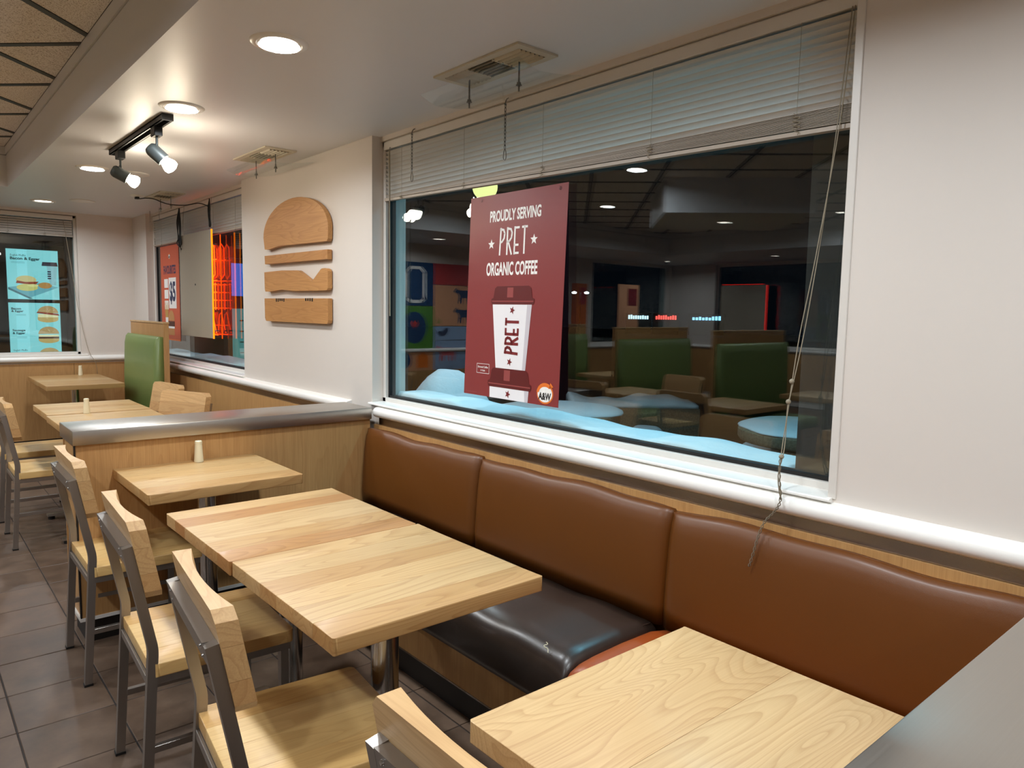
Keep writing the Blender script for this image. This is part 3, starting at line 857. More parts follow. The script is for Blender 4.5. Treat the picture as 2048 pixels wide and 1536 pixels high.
# ================================================================ CEILING VENTS WITH CLEAR DEFLECTORS
def vent(x0, y0, label, defl=True, cx=None):
    """0.19 x 0.5 m grille, long side along y, origin at its corner"""
    lx, ly = .19, .51
    t = thing('ceiling_vent', label, 'vent', (x0, y0, CZ), 0, 'ceiling vents with hanging deflectors')
    fr = B(); m = .032
    for a, b in (((0, 0), (lx, m)), ((0, ly - m), (lx, ly)), ((0, m), (m, ly - m)), ((lx - m, m), (lx, ly - m))): box(fr, (*a, -.008), (*b, -.0005))
    obj('frame', fr, MAT['vent'], t, local=True)
    obj('duct', BX((m, m, -.002), (lx - m, ly - m, -.0006)), MAT['ventd'], t, local=True)
    s3 = (ly - 2*m) / 3
    for k in range(3):
        ya, yb = m + k*s3, m + (k+1)*s3
        for i in range(6):
            if k == 2:
                yy = ya + s3 * (i + .5) / 6
                bm = prism(B(), [(yy - .006, -.003), (yy - .0045, -.003), (yy + .006, -.014), (yy + .0045, -.014)], lambda u, v, d: (d, u, v), m, lx - m)
            else:
                xx = m + (lx - 2*m) * (i + .5) / 6
                sg = 1 if k == 0 else -1
                bm = prism(B(), [(xx - .004*sg, -.003), (xx - .0026*sg, -.003), (xx + .004*sg, -.015), (xx + .0026*sg, -.015)], lambda u, v, d: (u, d, v), ya + .003, yb - .003)
            obj('louvre', bm, MAT['vent'], t, local=True)
        if k: obj('divider', BX((m, ya - .003, -.012), (lx - m, ya + .003, -.001)), MAT['vent'], t, local=True)
    for (rx, ry) in ((.11, .12), (.11, .42)):
        bm = cyl(B(), (rx, ry, -.118), (rx, ry, -.004), .0032, 8)
        r = obj('hanger_rod', bm, MAT['chain'], t, smooth=True, local=True)
        obj('nut', lathe(B(), [(0, -.094), (.008, -.094), (.008, -.086), (0, -.086)], (rx, ry, 0), 6), MAT['chain'], r, local=True)
        obj('washer', lathe(B(), [(0, -.097), (.011, -.097), (.011, -.0945), (0, -.0945)], (rx, ry, 0), 14), MAT['chain'], r, local=True)
    if defl:
        pts = [(-.02, -.062), (.05, -.088), (.11, -.086), (.18, -.078), (.28, -.058)]
        pr = poly_strip([tuple(p[:2]) for p in catmull([(a, b, 0) for a, b in pts], 4)], .003)
        obj('deflector', prism(B(), pr, lambda u, v, d: (u, d, v), -.03, ly + .06), MAT['acryl'], t, local=True)
    return t
vent(1.675, 1.965, 'white ceiling vent with clear deflector over the large window')
vent(1.668, 4.155, 'white ceiling vent with clear deflector above the burger plaque')
vent(1.69, 6.35, 'ceiling vent with a black cable above the hanging sign', False)

# ================================================================ BLINDS
def blind(X, y0, y1, zt, n, pitch, zbl, zbr, label, ladders, along='y', nstack=16, wand=None):
    """raised venetian blind; along y at depth X (or along x at depth y = X)"""
    t = thing('window_blind', label, 'blind', ((X, (y0+y1)/2, zt) if along == 'y' else ((y0+y1)/2, X, zt)), 0, 'raised venetian blinds')
    P = (lambda d, a, z: (X + d, a, z)) if along == 'y' else (lambda d, a, z: (a, X + d, z))
    def bx(d0, d1, a, b, z0, z1): return box(B(), P(d0, a, z0), P(d1, b, z1), .0015, 1)
    obj('head_rail', bx(-.016, .016, y0, y1, zt - .04, zt), MAT['slat'], t)
    w, th = .0255, R_(40)
    zs = zt - .058
    def slat_poly(scale=1.0, tilt=th, thick=.0006):
        up, dn = [], []
        for i in range(6):
            q = -1 + 2*i/5; c = .0022 * (1 - q*q)
            x, z = q * w/2, c
            ca, sa = math.cos(-tilt), math.sin(-tilt)
            up.append((x*ca - (z+thick)*sa, x*sa + (z+thick)*ca)); dn.append((x*ca - z*sa, x*sa + z*ca))
        return up + dn[::-1]
    prof = slat_poly()
    L = (y1 - y0) / 2 - .004
    bm = B()
    prism(bm, prof, (lambda u, v, d: (u, d, v)) if along == 'y' else (lambda u, v, d: (d, u, v)), -L, L)
    bmesh.ops.recalc_face_normals(bm, faces=bm.faces[:])
    sm = bpy.data.meshes.new('slat'); bm.to_mesh(sm); bm.free(); sm.materials.append(MAT['slat'])
    for i in range(n):
        o = obj('slat', sm, None, t); o.location = (0, 0, zs - i*pitch - zt)
    zt_st = zs - n*pitch + pitch*.45
    flat_ = slat_poly(tilt=R_(4), thick=.0022)
    st = B()
    for i in range(nstack):
        q = (i + .5) / nstack
        zl, zr = zt_st + (zbl + .014 - zt_st)*q, zt_st + (zbr + .014 - zt_st)*q
        jx = random.uniform(-.0015, .0015)
        def f(u, v, d): return P(u + jx, (y1 - .004) if d < 0 else (y0 + .004), v*.6 + (zl if d < 0 else zr))
        prism(st, flat_, f, -1, 1)
    tag(obj('slat_stack', st, MAT['slatd'], t), kind='stuff')
    br = B()
    for (d0, d1, h0, h1) in ((-.013, .013, 0, .012),):
        v = []
        for a, zb in ((y0 + .002, zbr), (y1 - .002, zbl)):
            for (dd, hh) in ((d0, h0), (d1, h0), (d1, h1), (d0, h1)): v.append(br.verts.new(P(dd, a, zb + hh)))
        br.faces.new(v[0:4]); br.faces.new(v[7:3:-1])
        for i in range(4): br.faces.new((v[i], v[(i+1) % 4], v[4 + (i+1) % 4], v[4 + i]))
    obj('bottom_rail', br, MAT['slatd'], t)
    for y in ladders:
        zb = zbl + (zbr - zbl) * (y1 - y) / (y1 - y0)
        bm = B()
        for d in (-.0145, .0145): tube(bm, [P(d, y, zt - .03), P(d, y, zt_st)], .0007, 4)
        rnd = random.Random(int(y*1000)); pts = []
        for i in range(16): pts.append(P(-.016 - rnd.random()*.006, y + rnd.uniform(-.014, .014), zt_st + (zb - zt_st) * i / 15))
        tube(bm, catmull(pts, 3), .0011, 4)
        obj('ladder_cord', bm, MAT['cord'], t)
    if wand:
        yy, zw = wand
        bm = cyl(B(), P(-.024, yy, zt - .05), P(-.020, yy, zw), .0035, 6); obj('tilt_wand', bm, MAT['cord'], t, smooth=True)
        bm = tube(B(), [P(-.010, yy, zt - .038), P(-.022, yy, zt - .036), P(-.024, yy, zt - .052)], .002, 5); obj('wand_hook', bm, MAT['chain'], t)
    return t
bl = blind(2.062, .962, 3.488, 2.338, 11, .0225, 2.032, 1.976, 'raised venetian blind across the top of the large window', (3.31, 2.77, 2.236, 1.68, 1.14), wand=(3.415, 1.42))
def pull_cords():
    bm = B()
    c1 = catmull([(2.046, .985, 2.30), (2.03, 1.0, 2.0), (2.012, 1.04, 1.62), (2.0, 1.068, 1.40), (1.99, 1.08, 1.24), (1.985, 1.082, 1.19), (1.965, 1.085, 1.06), (1.945, 1.075, .985), (1.932, 1.06, .925)], 5)
    c2 = catmull([(2.046, .993, 2.30), (2.036, 1.01, 2.0), (2.022, 1.03, 1.7), (2.004, 1.055, 1.42), (1.99, 1.078, 1.24), (1.987, 1.086, 1.19), (1.969, 1.079, 1.07), (1.947, 1.082, .99), (1.932, 1.062, .925)], 5)
    for c in (c1, c2): tube(bm, c, .0016, 6)
    bm2 = B()
    base_ = catmull([(1.96, 1.083, 1.04), (1.945, 1.075, .985), (1.93, 1.06, .925), (1.922, 1.072, .89), (1.905, 1.09, .86), (1.888, 1.098, .82), (1.878, 1.105, .77), (1.874, 1.115, .725)], 10)
    for ph in (0, PI):
        pts = [p + Vector((-.003 + .0022*math.cos(i*.9 + ph), .0035*math.sin(i*.9 + ph), 0)) for i, p in enumerate(base_)]
        tube(bm2, pts, .0014, 5)
    tl = obj('cord_tail', bm2, MAT['tail'], bl, smooth='all'); tl['label'] = 'darker twisted tail of the pull cord'
    for p in ((1.99, 1.079, 1.265), (1.986, 1.084, 1.205), (1.962, 1.083, 1.045)): lathe(bm, [(0, -.008), (.006, -.005), (.008, 0), (.006, .005), (0, .008)], p, 8)
    o = obj('pull_cord', bm, MAT['cord'], bl, smooth='all'); o['label'] = 'knotted pull cords hanging over the sill'
pull_cords()
blind(2.062, VY0 + .03, VY1 - .03, 2.338, 11, .0225, 2.05, 2.05, 'raised venetian blind behind the hanging sign', (7.7, 7.0, 6.2, 5.7), nstack=8)
blind(YF + .03, FX0 + .03, FX1 - .03, 2.338, 6, .0225, 2.13, 2.13, 'raised venetian blind on the far wall window', (1.2, .9, .2, -.3), along='x', nstack=10)
def far_cord():
    bm = tube(B(), catmull([(1.36, YF + .005, 2.29), (1.40, YF - .03, 1.9), (1.46, YF - .06, 1.35), (1.52, YF - .09, 1.0), (1.58, YF - .10, .86), (1.60, YF - .06, .72)], 6), .0022, 5)
    tag(obj('blind_cord', bm, MAT['cord']), 'thin pull cord slanting down the far wall by the corner', 'cord')
far_cord()

# ---- chains hanging from the window head
def hanging_chain(y, z0, z1, label, x=2.024):
    t = thing('hanging_chain', label, 'chain', (x, y, z0), 0, 'short steel chains on the window head')
    obj('hook', tube(B(), catmull([(0.03, 0, .012), (.01, 0, .006), (0, 0, -.012), (.004, 0, -.022), (-.006, 0, -.018)], 4), .0025, 6), MAT['chain'], t, local=True)
    lm = B(); tube(lm, [(.004*math.cos(a), 0, .010*math.sin(a)) for a in [2*PI*i/12 for i in range(12)]], .0013, 5, closed=True)
    me = bpy.data.meshes.new('link'); lm.to_mesh(me); lm.free(); me.materials.append(MAT['chain'])
    n = int((z0 - z1 - .06) / .0155)
    for i in range(n):
        o = obj('link', me, None, t); o.location = (0, 0, -.026 - i*.0155); o.rotation_euler = (0, 0, (PI/2 if i % 2 else 0) + .2)
    zb = -.026 - n*.0155
    obj('snap_hook', tube(B(), [(0, .009*math.cos(a)*(1 - .3*math.sin(a)), zb - .016 + .023*math.sin(a)) for a in [2*PI*i/16 for i in range(16)]], .002, 6, closed=True), MAT['chain'], t, local=True)
hanging_chain(3.176, 2.345, 2.088, 'short steel chain hanging at the partition end of the large blind')
hanging_chain(2.449, 2.345, 2.087, 'short steel chain hanging in the middle of the large blind')

# ================================================================ WALL AND WINDOW GRAPHICS
def burger_plaque():
    t = thing('burger_plaque', 'four piece oak burger emblem mounted on the white pier', 'wall art', (XW, 4.44, 1.36))
    f = lambda u, v, d: (d, u, v)
    c, r = 4.443, .482
    bun = []
    for i in range(25):
        a = PI * i / 24
        bun.append((c - r*math.cos(a), 1.925 + .216*math.sin(a) if True else 0))
    bun = [(y, z) for y, z in bun]
    bun = bun[::-1] + [(3.966, 1.86), (3.978, 1.846), (4.2, 1.849), (4.66, 1.857), (4.86, 1.842), (4.905, 1.846)]
    p2 = [(3.972, 1.798), (4.91, 1.803), (4.905, 1.747), (3.972, 1.742)]
    p3 = [(3.97, 1.575), (3.97, 1.672), (3.985, 1.685), (4.01, 1.691), (4.04, 1.691), (4.06, 1.687), (4.184, 1.616), (4.37, 1.685), (4.39, 1.69), (4.62, 1.697), (4.92, 1.694), (4.915, 1.58), (4.905, 1.563), (4.86, 1.562), (4.64, 1.573), (4.45, 1.563), (4.0, 1.561), (3.98, 1.564)]
    p4 = [(3.97, 1.385), (3.97, 1.514), (4.922, 1.517), (4.918, 1.385), (4.905, 1.367), (4.89, 1.364), (3.99, 1.364), (3.975, 1.37)]
    x0, x1 = XW - .034, XW - .006
    # lettuce crinkle along the top edge of the lowest piece
    top = []
    for y in [4.72, 4.69, 4.66, 4.63, 4.60, 4.27, 4.24, 4.21, 4.18]: top.append(y)
    for nm, p, tone, lb in (('top_bun', bun, (1, 1, 1), 'domed oak top bun'), ('patty', p2, (.95, .9, .84), 'thin oak bar'), ('cheese', p3, (1.02, 1, .97), 'oak piece with a pointed notch'), ('bottom_bun', p4, (.98, .95, .9), 'oak bottom bun')):
        bm = prism(B(), p, f, x0, x1)
        o = obj(nm, bm, MAT['oakp'], t, tone=tone); o['label'] = lb
        ys = [q[0] for q in p]; zs = [q[1] for q in p]
        obj('standoff', BX((x1, (min(ys)+max(ys))/2 - .1, (min(zs)+max(zs))/2 - .015), (XW - .0004, (min(ys)+max(ys))/2 + .1, (min(zs)+max(zs))/2 + .015)), MAT['kick'], o)
        if nm == 'bottom_bun':
            for y in top: obj('notch', BX((x0 - .0015, y - .009, 1.494 + random.uniform(0, .006)), (x0 + .002, y + .006, 1.516)), MAT['kick'], o)
burger_plaque()

PW, PH = .64, .905
def PRET(w, h):
    """bars of the word PRET in a box w x h, origin lower left"""
    q = w / 4; s = q * .62; g = q
    L = []
    x = 0
    L += [[(x, 0), (x + .004, h)], [(x, h*.97), (x + s*.75, h*.93), (x + s, h*.80), (x + s*.9, h*.62), (x + s*.5, h*.5), (x + .004, h*.46)]]
    x += g
    L += [[(x, 0), (x, h)], [(x, h*.97), (x + s*.75, h*.93), (x + s, h*.80), (x + s*.9, h*.62), (x + s*.5, h*.5), (x, h*.46)], [(x + s*.25, h*.47), (x + s, 0)]]
    x += g
    L += [[(x, 0), (x, h)], [(x, h*.97), (x + s*.9, h*.97)], [(x, h*.33), (x + s*.8, h*.33)], [(x, .03*h), (x + s*.9, .03*h)]]
    x += g
    L += [[(x + s*.45, 0), (x + s*.45, h)], [(x - s*.05, h*.97), (x + s*1.0, h*.97)]]
    return L, 3*g + s

def aw_logo(parent, cu, cv, s, d):
    o = glowless
    e1 = flat('logo_ring', ell(cu, cv, s, s*.86), MAT_['orange'], parent, d)
    flat('logo_field', ell(cu, cv - .02*s, s*.88, s*.70), MAT_['paper'], parent, d + .0006)
    sw = [(cu + s*1.02*math.cos(a), cv + s*.9*math.sin(a)) for a in [R_(175) - R_(135)*i/14 for i in range(15)]] + [(cu + s*.74*math.cos(a), cv + s*.58*math.sin(a)) for a in [R_(48) + R_(125)*i/14 for i in range(15)]]
    flat('logo_swoosh', sw, MAT_['orange'], parent, d + .001)
    flat('logo_arrow', [(cu + s*.62, cv + s*.95), (cu + s*1.0, cv + s*.62), (cu + s*.45, cv + s*.45)], MAT_['orange'], parent, d + .001)
    text('logo_letters', 'A&W', MAT_['ink'], parent, cu, cv - s*.22, s*1.5, s*.62, d + .0014, .03)
glowless = None
MAT_ = dict(orange=plain('print_orange', (232, 120, 44), .4, var=.02), paper=plain('print_paper', (246, 244, 240), .4, var=.01),
            ink=plain('print_ink', (24, 22, 24), .4), lid=plain('print_lid_maroon', (96, 26, 28), .35, var=.05), lidl=plain('print_lid_light', (150, 70, 68), .35),
            cup=plain('print_cup_white', (240, 238, 240), .4, var=.01), cups=plain('print_cup_shade', (206, 200, 206), .4), star=plain('print_star_maroon', (122, 30, 34), .4),
            salmon=plain('print_salmon', (206, 92, 58), .45, var=.03), navy=plain('print_navy', (36, 44, 84), .5), bun=plain('print_bun', (196, 140, 84), .5, var=.1),
            patty=plain('print_patty', (84, 44, 30), .5), fry=plain('print_fries', (214, 176, 96), .5),
            peach=plain('print_peach', (222, 160, 118), .5), sky=plain('print_sky_blue', (150, 176, 210), .5), leaf=plain('print_green', (84, 140, 52), .5),
            pink=plain('print_pink', (206, 104, 112), .5), red=plain('print_red', (196, 60, 56), .5), deep=plain('print_deep_blue', (24, 62, 104), .5), cow=plain('print_cow_blue', (54, 66, 98), .5))

def coffee_poster():
    zt = 1.972; tilt = R_(1.7)
    # local: u -> -y, v -> up, n -> into the room; top edge on the glass, foot swings 3 cm into the room
    top = Vector((2.0795, 2.437, zt))
    v = Vector((math.sin(tilt), 0, math.cos(tilt))); u = Vector((0, -1, -.004)).normalized(); n = u.cross(v)
    org = top - v*PH
    t = thing('coffee_poster', 'maroon coffee poster with a paper cup hung in the large window', 'poster', mat=frame_mat(org, u, v, n))
    bm = B(); box(bm, (-PW/2, 0, -.0012), (PW/2, PH, 0)); obj('sheet', bm, MAT['maroon'], t, local=True)
    U = lambda a: (a - .5) * PW
    V = lambda b: (1 - b) * PH
    d = .0006
    text('headline', 'PROUDLY SERVING', MAT_['paper'], t, U(.494), V(.107), .53*PW, .056*PH, d, .032)
    text('headline', 'ORGANIC COFFEE', MAT_['paper'], t, U(.478), V(.365), .535*PW, .066*PH, d, .03)
    L, w = PRET(.31*PW, .128*PH)
    strokes('brand_word', L, .0095, MAT_['paper'], t, d, lambda a, b: (a + U(.49) - w/2, b + V(.297)))
    flat('star', star(U(.256), V(.243), .0235), MAT_['paper'], t, d); flat('star', star(U(.70), V(.236), .0235), MAT_['paper'], t, d)
    def cup(vt, vb, ut0, ut1, ub0, ub1, cut=False):
        # body
        flat('cup', [(U(ub0), V(vb)), (U(ub1), V(vb)), (U(ut1), V(vt)), (U(ut0), V(vt))], MAT_['cup'], t, d)
        flat('cup_shade', [(U(ub1) - .02, V(vb)), (U(ub1), V(vb)), (U(ut1), V(vt)), (U(ut1) - .03, V(vt))], MAT_['cups'], t, d + .0004)
    def lid(v0, v1, u0, u1):
        h = v1 - v0; q = (u1 - u0)
        flat('lid', [(U(u0 + .02*q), V(v1)), (U(u1 - .02*q), V(v1)), (U(u1), V(v1 - .12*h)), (U(u1), V(v1 - .3*h)), (U(u1 - .05*q), V(v1 - .36*h)), (U(u1 - .08*q), V(v0 + .12*h)), (U(u1 - .13*q), V(v0)), (U(u0 + .13*q), V(v0)), (U(u0 + .08*q), V(v0 + .12*h)), (U(u0 + .05*q), V(v1 - .36*h)), (U(u0), V(v1 - .3*h)), (U(u0), V(v1 - .12*h))], MAT_['lid'], t, d + .001)
        flat('lid_sheen', rect(U(u0 + .38*q), V(v1 - .38*h), U(u0 + .52*q), V(v0 + .08*h)), MAT_['lidl'], t, d + .0013)
        flat('lid_rim', rect(U(u0 + .02*q), V(v1 - .14*h), U(u1 - .02*q), V(v1 - .2*h)), MAT_['lidl'], t, d + .0013)
    cup(.525, .868, .295, .71, .36, .668); lid(.45, .538, .282, .732)
    cup(.93, .9995, .298, .715, .302, .708); lid(.85, .945, .278, .738)
    L, w = PRET(.185*PH, .135*PW)
    strokes('cup_word', L, .0125, MAT_['star'], t, d + .0008, lambda a, b: (-b + U(.515) + .0675*PW, a - w/2 + V(.69)))
    for vv in (.566, .816, .973): flat('cup_star', star(U(.512 - .03*(vv - .56)), V(vv), .0185, .3), MAT_['star'], t, d + .0008)
    bx = [(.145, .838), (.285, .838), (.285, .885), (.145, .885)]
    strokes('note_frame', [[(U(a), V(b)) for a, b in bx + bx[:1]]], .0018, MAT_['paper'], t, d)
    text('note', 'Brewed Coffee', MAT_['paper'], t, U(.215), V(.854), .115*PW, .010*PH, d, .02); text('note', '5 Cals', MAT_['paper'], t, U(.215), V(.871), .05*PW, .009*PH, d, .02)
    flat('fine_print', rect(U(.02), V(.987), U(.15), V(.984)), MAT['maroon'] if False else MAT_['lidl'], t, d)
    aw_logo(t, U(.873), V(.945), .050, d)
    for uu in (.13, .93):
        p = B(); lathe(p, [(0, .006), (.006, .005), (.008, 0), (0, 0)], (U(uu), V(.022), 0), 10); obj('suction_hook', p, MAT['acryl'], t, local=True, smooth=True)
coffee_poster()

def deal_poster():
    org = Vector((2.0795, 7.58, 1.124)); u, v = Vector((0, -1, 0)), Vector((0, 0, 1)); n = u.cross(v)
    w, h = .60, .915
    t = thing('deal_poster', 'orange price poster with burger half hidden by the hanging sign', 'poster', mat=frame_mat(org, u, v, n))
    obj('sheet', BX((-w/2, 0, -.0012), (w/2, h, 0)), MAT_['salmon'], t, local=True)
    d = .0006
    aw_logo(t, 0, h*.885, .032, d)
    text('headline', 'FAVOURITES', MAT_['navy'], t, 0, h*.745, .40, .085, d, .03)
    for k in range(3): flat('price_box', rect(-.19, h*(.60 - .115*k) - .04, -.06, h*(.60 - .115*k) + .045), MAT_['paper'], t, d)
    flat('price_panel', rect(-.04, h*.36 - .02, .2, h*.66), MAT_['paper'], t, d)
    text('price', '$5', MAT_['navy'], t, .08, h*.50, .19, .22, d + .0005, .04)
    flat('burger_top', ell(.02, .20, .10, .09, 20, 0, PI) + [(-.08, .19), (.12, .19)], MAT_['bun'], t, d)
    flat('burger_patty', rect(-.085, .135, .125, .185), MAT_['patty'], t, d); flat('burger_cheese', rect(-.08, .115, .12, .135), MAT_['paper'], t, d + .0003)
    flat('burger_base', rect(-.075, .05, .115, .115), MAT_['bun'], t, d)
    flat('fries_box', [(-.16, .06), (-.10, .06), (-.085, .22), (-.175, .22)], MAT_['paper'], t, d)
    for k in range(7): flat('fry', [(-.17 + .012*k, .22), (-.16 + .012*k, .22), (-.19 + .022*k, .34 + .02*(k % 3)), (-.2 + .022*k, .34 + .02*(k % 3))], MAT_['fry'], t, d + .0003)
    flat('foot_band', rect(-w/2, 0, w/2, .012), MAT_['orange'], t, d)
deal_poster()

NEON = glow('neon_orange', (255, 58, 12), 6.5, True)
EDGE2 = glow('acrylic_far_edge_glow', (255, 84, 14), 1.3)
EDGE = glow('acrylic_edge_glow', (255, 120, 14), 2.6)
def hanging_sign():
    x0 = 1.985; ya, yb, za, zb = 6.075, 6.915, 1.198, 2.072
    t = thing('hanging_sign', 'beige back of a hanging neon sign with glowing orange edge', 'sign', (x0, (ya+yb)/2, za))
    obj('back_board', BX((x0, ya + .004, za), (x0 + .006, yb, zb), .001, 1), MAT['board'], t)
    obj('acrylic_sheet', BX((2.056, ya + .004, za), (2.061, yb, 2.035)), MAT['acryl'], t)
    obj('lit_edge', BX((2.055, ya, za - .002), (2.062, ya + .004, 2.036)), EDGE2, t)
    for yy in (ya + .08, yb - .08):
        for zz in (za + .06, 1.96): obj('spacer', cyl(B(), (x0 + .006, yy, zz), (2.056, yy, zz), .006, 10), MAT['chain'], t, smooth=True)
    e = B(); box(e, (x0 + .0005, ya, za - .002), (x0 + .0125, ya + .004, zb + .002)); o = obj('lit_edge', e, EDGE, t)
    xt = 2.044
    def path(pts, nm): obj(nm, tube(B(), [(xt, p[0], p[1]) for p in pts], .0042, 6), NEON, t, smooth='all')
    W_ = yb - ya
    Y = lambda q: ya + .06 + (W_ - .12) * q
    # upper lettering: rounded loops
    for k in range(4):
        q = .06 + .24*k
        path([(Y(q), 1.72), (Y(q + .01), 1.94), (Y(q + .08), 1.975), (Y(q + .15), 1.94), (Y(q + .16), 1.72), (Y(q + .08), 1.69), (Y(q), 1.72)], 'neon_tube')
    path([(Y(0), 1.67), (Y(1), 1.67)], 'neon_tube'); path([(Y(0), 1.84), (Y(1), 1.835)], 'neon_tube')
    # middle band of fine rows
    for k in range(4): path([(Y(.02), 1.64 - .065*k), (Y(.98), 1.64 - .065*k)], 'neon_tube')
    for k in range(5): path([(Y(.06 + .22*k), 1.65), (Y(.06 + .22*k), 1.43)], 'neon_tube')
    # lower lettering: slanted strokes
    for k in range(3):
        q = .05 + .32*k
        path([(Y(q), 1.24), (Y(q + .14), 1.41), (Y(q + .2), 1.39), (Y(q + .26), 1.24)], 'neon_tube'); path([(Y(q + .05), 1.30), (Y(q + .23), 1.30)], 'neon_tube')
    path([(Y(0), 1.225), (Y(1), 1.225)], 'neon_tube')
    for k, (yy, z1) in enumerate(((yb - .06, 2.30), (ya + .06, 2.30))):
        obj('hanger_wire', cyl(B(), (x0 + .004, yy, zb), (x0 + .03, yy, z1 + .03), .0012, 5), MAT['chain'], t)
    obj('grommet', lathe(B(), [(0, .003), (.008, .002), (.008, 0), (0, 0)], (x0, (ya+yb)/2, 1.64), 10, (-1, 0, 0)), MAT['ventd'], t)
    # power cable: from a hole in the ceiling, coiled at two hooks
    bm = B()
    main = [(1.62, 6.78, CZ - .004), (1.62, 6.74, CZ - .03), (1.66, 6.66, CZ - .03), (1.71, 6.62, CZ - .035), (1.78, 6.5, CZ - .08), (1.86, 6.32, CZ - .10), (1.93, 6.18, CZ - .09), (1.97, 6.08, CZ - .12)]
    tube(bm, catmull(main, 6), .0042, 7)
    def coil(y, n, zt, zb_, sp):
        for k in range(n):
            r = random.Random(k + int(y*10)); a = r.uniform(-sp, sp); b = r.uniform(-sp, sp)
            tube(bm, catmull([(1.975, y + a*.3, zt), (1.97 + r.uniform(-.01, .01), y + sp + a, (zt + zb_)/2 + .02), (1.972, y + sp*.6 + b, zb_ + r.uniform(-.03, .03)), (1.975, y - sp*.4 + b, zb_), (1.968, y - sp + a, (zt + zb_)/2), (1.975, y, zt - .005)], 5), .0036, 6)
    coil(6.06, 3, CZ - .06, CZ - .26, .018); coil(6.86, 5, CZ - .06, CZ - .36, .03)
    tube(bm, catmull([(1.975, 6.86, CZ - .30), (1.96, 6.9, CZ - .36), (1.97, 6.84, CZ - .40), (1.985, 6.87, 1.95), (1.99, 6.88, 1.90)], 5), .004, 6)
    c = obj('power_cable', bm, MAT['wire'], t, smooth='all'); c['label'] = 'black power cable looped below the ceiling'
hanging_sign()
def junction():
    t = thing('ceiling_outlet', 'small white ceiling outlet with the sign cable plugged in', 'outlet', (1.62, 6.78, CZ))
    obj('cover', lathe(B(), [(0, -.012), (.04, -.012), (.055, -.006), (.06, 0), (0, 0)], n=24), MAT['trim'], t, smooth=True, local=True)
    obj('plug', BX((-.015, -.02, -.03), (.015, .02, -.012), .003, 1), MAT['black'], t, local=True)
junction()
def exit_light():
    t = thing('clear_sign_holder', 'clear plastic tag hanging at the far end of the second blind', 'sign', (1.97, 7.6, 2.27))
    obj('sheet', BX((1.965, 7.42, 2.17), (1.968, 7.80, 2.27)), MAT['acryl'], t)
    for y in (7.45, 7.77): obj('hanger_wire', cyl(B(), (1.9665, y, 2.262), (1.9665, y, CZ), .0015, 6), MAT['chain'], t)
exit_light()

# ---- salt shakers
def shaker(x, y, label):
    t = thing('salt_shaker', label, 'shaker', (x, y, .7505), 0, 'cream plastic shakers')
    obj('body', lathe(B(), [(0, 0), (.020, 0), (.0205, .004), (.0195, .014), (.0155, .078), (.0150, .082), (0, .082)], n=26), MAT['cream'], t, smooth=True, local=True)
    obj('cap', lathe(B(), [(.0158, .0822), (.0162, .086), (.0150, .0945), (.012, .097), (0, .0975), ], n=26), MAT['cream'], t, smooth=True, local=True)
    for k in range(5):
        a = 2*PI*k/5; obj('hole', lathe(B(), [(0, .0005), (.0012, .0004), (.0012, 0), (0, 0)], (.006*math.cos(a), .006*math.sin(a), .0974), 6), MAT['ventd'], t, local=True)
shaker(1.035, 3.40, 'cream shaker on the table against the partition')
shaker(.94, 5.36, 'cream shaker on the tables just beyond the partition')
shaker(1.42, 8.33, 'cream shaker on the farthest table by the far wall')

